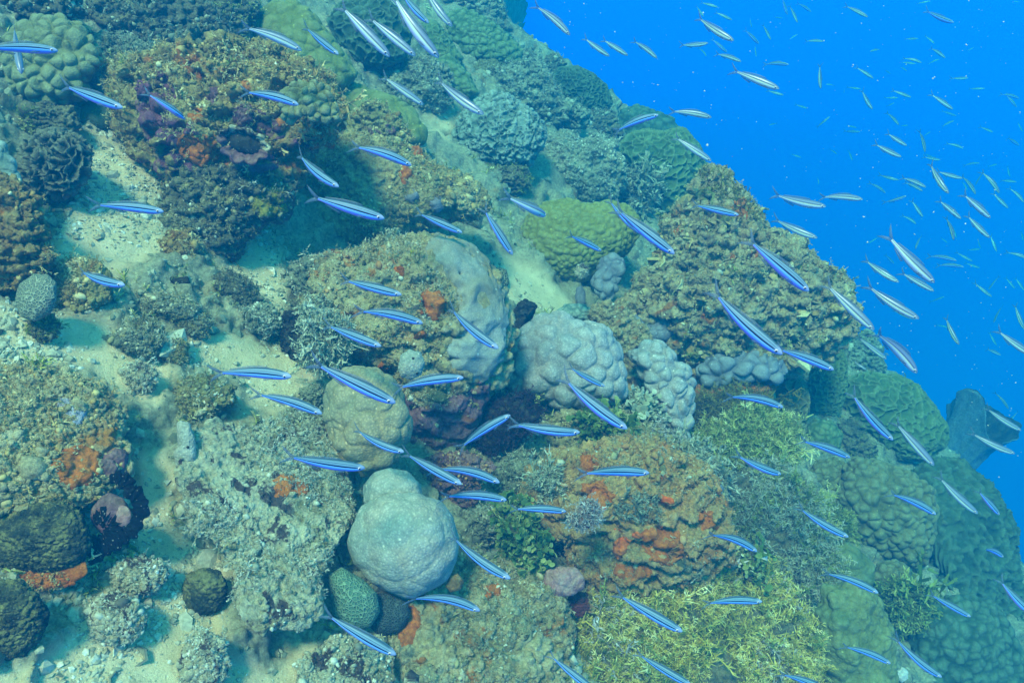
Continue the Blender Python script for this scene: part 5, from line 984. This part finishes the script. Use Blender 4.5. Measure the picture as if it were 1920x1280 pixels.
near_fish = [
 (100, 90, -22, 88, 'blurred blue fish swimming level at the left edge across the lumpy pale coral', 0),
 (52, 145, 10, 40, 'pale fish diving steeply behind another fish before the lumpy pale coral', 0, 'pale'),
 (234, 205, 108, 160, B+'between the lumpy pale coral and the overhanging rock', 0),
 (333, 214, 300, 190, 'tiny foreshortened blue fish facing out in front of the overhanging rock', 5),
 (564, 92, 463, 44, 'pale-bellied fish angled across the yellow-green boulder coral', 0, 'pale'),
 (638, 108, 569, 54, 'deep blue curved fish on the right of the yellow-green boulder coral', 4),
 (561, 198, 460, 161, B+'passing the stubby finger coral lobes', 0),
 (638, 353, 538, 297, B+'diving past the upper left of the tan boulder', 0),
 (307, 397, 183, 380, 'blue fish swimming level over the upper sand gully', 2),
 (720, 409, 578, 372, 'thickest blue fish in front of the tan boulder, with a wide pale tail', 0),
 (770, 308, 665, 263, B+'across the turf top of the tan boulder', 3),
 (730, 104, 634, 14, 'lavender fish diving, leftmost of the parallel group before the dark green ridged coral', 0, 'pale'),
 (779, 104, 686, 34, 'lavender fish in the middle of the parallel group before the dark green ridged coral', 0, 'pale'),
 (821, 102, 722, 4, 'longest lavender fish of the parallel group near the steep green ridge coral', 0, 'pale'),
 (804, 44, 738, -12, 'blue-backed fish at the top edge above the longest lavender fish', 0),
 (848, 49, 780, -20, 'silver-lavender fish cut by the top edge beside the pale green knobbly coral', 0, 'pale'),
 (748, 16, 712, -25, 'fish mostly cut off by the top edge with only its head end in view', 0, 'pale'),
 (793, 194, 716, 148, 'small lavender fish before the pale rough rubble mound', 0, 'pale'),
 (907, 217, 808, 156, 'silvery fish pointing at the pale blue-grey lumpy coral', 0, 'pale'),
 (867, 437, 778, 400, B+'at the lower right end of the tan boulder', 0),
 (961, 477, 902, 391, 'steeply diving blue fish beside the small blue-grey fine-patterned coral', 0),
 (1025, 397, 970, 389, 'small lavender fish seen end-on above the mustard coral', 5, 'pale'),
 (1129, 469, 1060, 439, 'small blue fish in front of the middle of the mustard coral', 2),
 (1263, 477, 1150, 392, 'large lavender-blue fish diving from the mustard coral towards the pinnacle', 0),
 (1203, 440, 1132, 380, 'fish half hidden behind the larger one diving off the mustard coral', 0),
 (1382, 405, 1300, 384, 'blue fish crossing the top of the brown pinnacle', 0),
 (1547, 388, 1445, 374, 'silver fish with a big pink-ringed eye in open water beside the pinnacle top', 4, 'pale'),
 (1616, 375, 1538, 361, 'silver fish swimming level in open water ahead of the pink-eyed fish', 0, 'pale'),
 (1527, 448, 1450, 417, 'silver fish skimming the right shoulder of the pinnacle', 0, 'pale'),
 (1518, 546, 1395, 450, 'large lavender fish diving across the middle of the pinnacle', 0),
 (1562, 556, 1508, 532, 'fish half hidden between two larger ones at the right edge of the pinnacle', 0),
 (1633, 619, 1548, 532, 'silver-blue fish diving past the right edge of the pinnacle into open water', 0, 'pale'),
 (1462, 664, 1322, 558, 'largest lavender fish diving over the grey-purple coral lobes', 0),
 (1562, 693, 1452, 646, 'blue-lavender fish with a ribbed back over the green pleated coral', 2),
 (1723, 700, 1638, 603, 'big pinkish fish diving in open water above the broad green mound', 0, 'pale'),
 (1659, 673, 1608, 632, 'small silver fish behind the tail of the big pinkish fish', 0, 'pale'),
 (1716, 598, 1622, 544, 'slim silver fish in open water right of the pinnacle shoulder', 0, 'pale'),
 (1755, 530, 1655, 453, 'big yellowish-silver fish diving in open water', 0, 'pale'),
 (1680, 530, 1620, 492, 'small yellowish-silver fish left of the big yellowish-silver one', 0, 'pale'),
 (1752, 546, 1686, 512, 'small silver fish just under the big yellowish-silver one', 0, 'pale'),
 (1466, 763, 1366, 724, 'violet-bellied fish in front of the orange-red sponge ledge', 0),
 (1592, 857, 1498, 817, 'violet-blue fish over the small green lump and bumpy brown coral', 2),
 (1671, 824, 1588, 748, 'violet-blue fish diving across the left of the broad green mound', 0),
 (1746, 871, 1678, 792, 'pale-striped fish diving across the right of the broad green mound', 0, 'pale'),
 (1134, 724, 1062, 692, 'short lavender-blue fish before the large pale ridged coral', 4),
 (1175, 803, 1042, 722, 'large ribbed blue fish diving off the large pale ridged coral', 0),
 (1088, 811, 958, 808, 'level blue fish with a purple belly under the large pale ridged coral', 1),
 (1012, 798, 950, 796, 'fish mostly hidden behind the level purple-bellied fish', 3),
 (957, 778, 853, 834, 'only near fish swimming upwards, in front of the dark maroon growth', 3),
 (869, 708, 738, 716, 'level blue fish crossing the foot of the central boulder', 3),
 (740, 756, 582, 682, 'long ribbed blue fish crossing the top of the tan knobbed coral', 0),
 (935, 653, 828, 588, 'blue fish diving over the sheet coral', 0),
 (792, 606, 672, 568, 'blue fish below the orange sponge on the central boulder', 0),
 (717, 649, 602, 611, 'blue fish at the left side of the central boulder above the small white sponge', 0),
 (754, 553, 637, 527, 'blue fish across the upper left of the central boulder', 0),
 (552, 705, 408, 690, 'level blue fish over the bare sand patch', 2),
 (607, 774, 484, 729, 'blue fish gliding between the sand patch and the tan knobbed coral', 2),
 (759, 846, 653, 822, 'blue fish crossing the lower half of the tan knobbed coral', 0),
 (680, 881, 536, 861, 'long level blue fish at the bottom left of the tan knobbed coral', 4),
 (867, 904, 750, 854, 'blue fish over the brown crusted rock, left one of a close pair', 0),
 (937, 904, 822, 854, 'violet-edged blue fish over the brown crusted rock, right one of a close pair', 0),
 (950, 939, 830, 912, 'violet-edged blue fish just below the close pair over the brown rock', 0),
 (1062, 961, 962, 944, 'arched blue fish above the dark cave beside the orange rock', 3),
 (1219, 888, 1088, 876, 'blue fish with a clear white eye crossing the top of the orange rock', 3),
 (957, 1079, 832, 1024, 'blue fish at the right edge of the whitish double-lobed coral', 0),
 (900, 1144, 776, 1089, 'blue fish below the bottom edge of the whitish double-lobed coral', 0),
 (743, 1226, 602, 1154, 'large blue fish diving at the left of the bottom tan boulder', 0),
 (1277, 1179, 1152, 1119, 'blue fish diving over the golden yellow algae', 0),
 (1427, 1125, 1318, 1121, 'level blue fish over the upper edge of the golden yellow algae', 2),
 (1420, 1034, 1328, 977, 'violet-edged blue fish at the right side of the orange rock', 0),
 (1469, 891, 1378, 866, 'thin violet-edged fish over the pale algae above the orange rock', 0),
 (1587, 1004, 1493, 964, 'violet-edged fish between grey-green algae and the long bumpy coral', 0),
 (1639, 1106, 1553, 1064, 'violet-edged fish over the olive plate coral', 0),
 (1754, 964, 1670, 912, 'white-striped fish over the long bumpy brown coral', 0),
 (1829, 961, 1755, 902, 'white-striped fish over the upper part of the huge hazy green mound', 0, 'pale'),
 (1877, 966, 1829, 919, 'small violet fish at the rim of the huge hazy green mound', 0),
 (1886, 1046, 1832, 1012, 'small thin violet fish in the middle of the huge hazy green mound', 0),
 (1817, 1154, 1743, 1116, 'violet fish above the dark blue-green dome', 0),
 (1762, 1266, 1673, 1214, 'blue-white fish at the bottom of the dim slope', 0),
 (1667, 1241, 1583, 1199, 'violet-blue fish over the tall olive layered plate coral', 0),
 (1120, 1294, 1026, 1233, 'blue fish cut by the bottom edge beside the golden yellow algae', 0),
 (1293, 1277, 1192, 1233, 'blue fish at the bottom edge over the golden yellow algae', 0),
 (1560, 1300, 1465, 1248, 'greyish blue fish at the bottom edge left of the olive layered plate coral', 0),
 (243, 536, 122, 517, 'level blue fish over the crumbly rock beside the grey honeycomb coral', 1),
 (1940, 1155, 1870, 1099, 'thin fish leaving the frame over the huge hazy green mound', 0),
 (1899, 849, 1822, 824, 'pink-violet fish in front of the barrel sponge', 0, 'pale'),
 (1910, 806, 1848, 772, 'yellowish fish in open water above the pink-violet fish', 0, 'pale'),
 (1234, 217, 1150, 236, 'silver-blue fish swimming upwards before the hazy flat-topped coral', 3),
 (1333, 303, 1263, 257, 'lavender fish diving along the green ridged boulder', 0, 'pale'),
 (1332, 223, 1260, 199, 'small silver fish in open water above the green ridged boulder', 0, 'pale'),
 (1069, 66, 1008, 4, 'silver fish diving alone in open water near the reef crest top', 0, 'pale'),
 (1144, 103, 1092, 79, 'small silver fish leading a row of three near the crest', 0, 'pale'),
 (1178, 103, 1128, 77, 'small dark-backed fish in the middle of a row of three near the crest', 0, 'pale'),
 (1233, 108, 1188, 74, 'small striped fish last in a row of three near the crest', 0, 'pale'),
 (1372, 82, 1303, 34, 'largest silver fish of the upper open water near the top edge', 0, 'pale'),
 (1457, 171, 1373, 129, 'large silver fish in upper open water with dark marks behind the head', 0, 'pale'),
 (1390, 116, 1342, 97, 'small greenish fish under the largest silver fish of the upper water', 0, 'pale'),
 (1328, 81, 1274, 92, 'small fish swimming level left of the greenish fish in the upper water', 4, 'pale'),
 (1692, 294, 1637, 276, 'bright yellowish-silver fish with a big eye in mid open water', 0, 'pale'),
 (1704, 272, 1660, 256, 'small greenish fish just above the bright big-eyed fish', 0, 'pale'),
 (1700, 367, 1663, 385, 'curved dark-striped fish swimming upwards in open water', 5, 'blue'),
 (1793, 646, 1770, 597, 'small fish diving steeply below the big yellowish-silver fish', 0, 'pale'),
 (1935, 668, 1868, 626, 'yellow-striped fish leaving at the right edge above the crest', 0, 'pale'),
 (1773, 365, 1738, 308, 'greenish fish diving steeply in the right-hand shoal', 0, 'pale'),
 (1804, 335, 1757, 326, 'greenish level fish beside the steeply diving one in the right-hand shoal', 0, 'pale'),
 (1862, 408, 1799, 366, 'longest greenish fish of the right-hand shoal', 0, 'pale'),
 (1805, 410, 1756, 377, 'greenish fish below and left of the longest one in the shoal', 0, 'pale'),
 (1856, 446, 1809, 408, 'yellowish fish directly under the longest greenish one in the shoal', 0, 'pale'),
 (1735, 352, 1692, 328, 'greenish fish at the left edge of the right-hand shoal, upper of two', 0, 'pale'),
 (1729, 359, 1698, 338, 'greenish fish at the left edge of the right-hand shoal, lower of two', 0, 'pale'),
 (1790, 450, 1778, 405, 'small greenish fish hanging head down in the shoal', 0, 'pale'),
]
for f in near_fish:
    place_fish(*f[:5], col=f[6] if len(f) > 6 else 'blue', var=(f[5] if f[5] else [0, 7, 8, 0, 9, 6][len(f[4]) % 6]), yaw=(1.05 if 'foreshortened' in f[4] or 'end-on' in f[4] else None))
def cz(x0, y0, s, l): return [(x0+a/s, y0+b_/s, x0+c_/s, y0+d_/s) for a, b_, c_, d_ in l]
far = cz(1280, 0, 2.977, [(195, 45, 100, 15), (115, 100, 75, 35), (275, 115, 180, 70), (590, 80, 540, 0), (645, 125, 590, 35), (720, 65, 635, 15), (1025, 105, 915, 25), (430, 240, 340, 175), (495, 220, 440, 140), (585, 370, 460, 335), (780, 490, 740, 370),
 (560, 535, 470, 510), (250, 290, 160, 228), (1070, 435, 965, 385), (1070, 605, 970, 520), (1275, 545, 1170, 510), (1520, 605, 1380, 545), (1330, 355, 1240, 310), (1475, 320, 1370, 265), (785, 235, 680, 222), (1040, 292, 1120, 268), (985, 740, 905, 738), (1355, 850, 1330, 725), (1865, 600, 1800, 530),
 (1880, 550, 1780, 515), (1885, 810, 1795, 770), (1565, 830, 1480, 790), (860, 860, 820, 830), (950, 895, 920, 840), (1445, 890, 1340, 890), (815, 655, 760, 712), (700, 602, 630, 595), (1205, 700, 1145, 620), (1525, 650, 1450, 625), (1400, 885, 1350, 860),
 (1130, 1080, 1050, 1010), (1635, 1085, 1570, 970), (1585, 1065, 1570, 1010), (1765, 1080, 1685, 945), (1350, 1210, 1265, 1130), (1825, 1160, 1720, 1090), (1310, 1250, 1230, 1195), (1905, 1130, 1835, 1040), (1860, 1018, 1770, 1005), (1200, 1008, 1100, 985), (1640, 1030, 1670, 955),
 (1600, 432, 1500, 452), (1680, 498, 1605, 500), (1400, 250, 1355, 195), (1510, 130, 1340, 78), (1320, 212, 1240, 228), (410, 320, 395, 250), (385, 155, 372, 95), (900, 520, 905, 490), (1430, 335, 1370, 350), (1300, 358, 1220, 350), (990, 500, 920, 490), (1165, 410, 1115, 392), (1250, 400, 1215, 368), (1200, 548, 1130, 552), (1180, 575, 1145, 597), (1625, 265, 1590, 290), (1740, 735, 1660, 720), (970, 715, 915, 700), (1515, 675, 1440, 702), (1260, 700, 1210, 705), (130, 320, 105, 260), (640, 195, 590, 220), (560, 100, 500, 105), (1880, 15, 1840, 5), (1380, 10, 1310, 22), (1650, 915, 1570, 915), (1760, 915, 1700, 935), (1895, 735, 1870, 685), (660, 880, 610, 865), (760, 1030, 755, 990), (800, 470, 850, 478), (1385, 735, 1345, 760), (1830, 985, 1800, 930), (480, 700, 525, 690)]) + \
 cz(1280, 430, 2.977, [(1530, 48, 1505, -5), (1755, 125, 1710, 38), (1515, 178, 1380, 130), (1560, 212, 1425, 185), (1660, 215, 1580, 195), (1930, 170, 1820, 113), (1720, 376, 1625, 308), (1460, 375, 1388, 412), (1897, 560, 1845, 425), (1752, 648, 1705, 583), (1785, 702, 1672, 660), (1715, 335, 1760, 260), (1185, 192, 1115, 138), (1290, 112, 1335, 22), (1040, 75, 1095, 50), (1022, 780, 955, 745), (1295, 502, 1180, 468), (1615, 178, 1530, 138), (1660, 105, 1640, 55), (1740, 520, 1770, 420), (1905, 340, 1855, 275), (1860, 330, 1800, 280), (1480, 550, 1420, 528), (1808, 1000, 1765, 900), (1815, 1090, 1865, 1010), (1480, 75, 1440, 52), (1905, 60, 1880, 10), (1660, 110, 1590, 118)])
for k_, (a, b_, c_, d_) in enumerate(far):
    ln = math.hypot(a-c_, b_-d_)
    place_fish(a, b_, c_, d_, 'tiny faint fish far off in the open blue water', col='pale' if RNG.random() < .7 else 'blue', L0=.15, var=int(RNG.integers(0, 10)), detail=False, group='faint fish far off in the open blue water')
# ------------------------------------------------------------------ drifting specks and the water itself
n = 1100; sx_ = RNG.uniform(900, 1930, n); sy_ = RNG.uniform(-10, 900, n); sz_ = RNG.uniform(1.3, 5, n)
keep = np.array([not in_reef(a, b_) for a, b_ in zip(sx_, sy_)])
Ps = pt(sx_[keep], sy_[keep], sz_[keep])
o = scatter('marine_snow', Ps, rotbasis(RNG.normal(size=Ps.shape), RNG, 1), 0.0012*np.exp(RNG.normal(0, .35, len(Ps))), CRUMB, F_PALE, None, (0, 0, 0), np.full(len(Ps), .6)); tag(o, kind='stuff')
lowest = float(TERR[:, 2].min())
hb = bmesh.new(); bmesh.ops.create_cube(hb, size=1); hm = bpy.data.meshes.new('haze'); hb.to_mesh(hm); hb.free()
hz = link('haze', hm); x0, x1, y0, y1, z0, z1 = -4, 9, -1, 12, lowest-1, .6
hz.scale = (x1-x0, y1-y0, z1-z0); hz.location = ((x0+x1)/2, (y0+y1)/2, (z0+z1)/2); tag(hz, kind='stuff')
m = bpy.data.materials.new('haze'); m.use_nodes = True; t = m.node_tree; t.nodes.remove(t.nodes['Principled BSDF'])
v = t.nodes.new('ShaderNodeVolumePrincipled'); v.inputs['Color'].default_value = (.003, .165, .37, 1); v.inputs['Density'].default_value = HAZE_DENSITY; v.inputs['Anisotropy'].default_value = 0.0
v.inputs['Absorption Color'].default_value = (0, .72, .95, 1)
t.links.new(v.outputs[0], t.nodes['Material Output'].inputs['Volume']); hm.materials.append(m)
print('SCENE', len(bpy.data.objects), 'objects', sum(len(o.data.polygons) for o in bpy.data.objects if o.type == 'MESH'), 'faces; terrain', TERR.min(0), TERR.max(0))
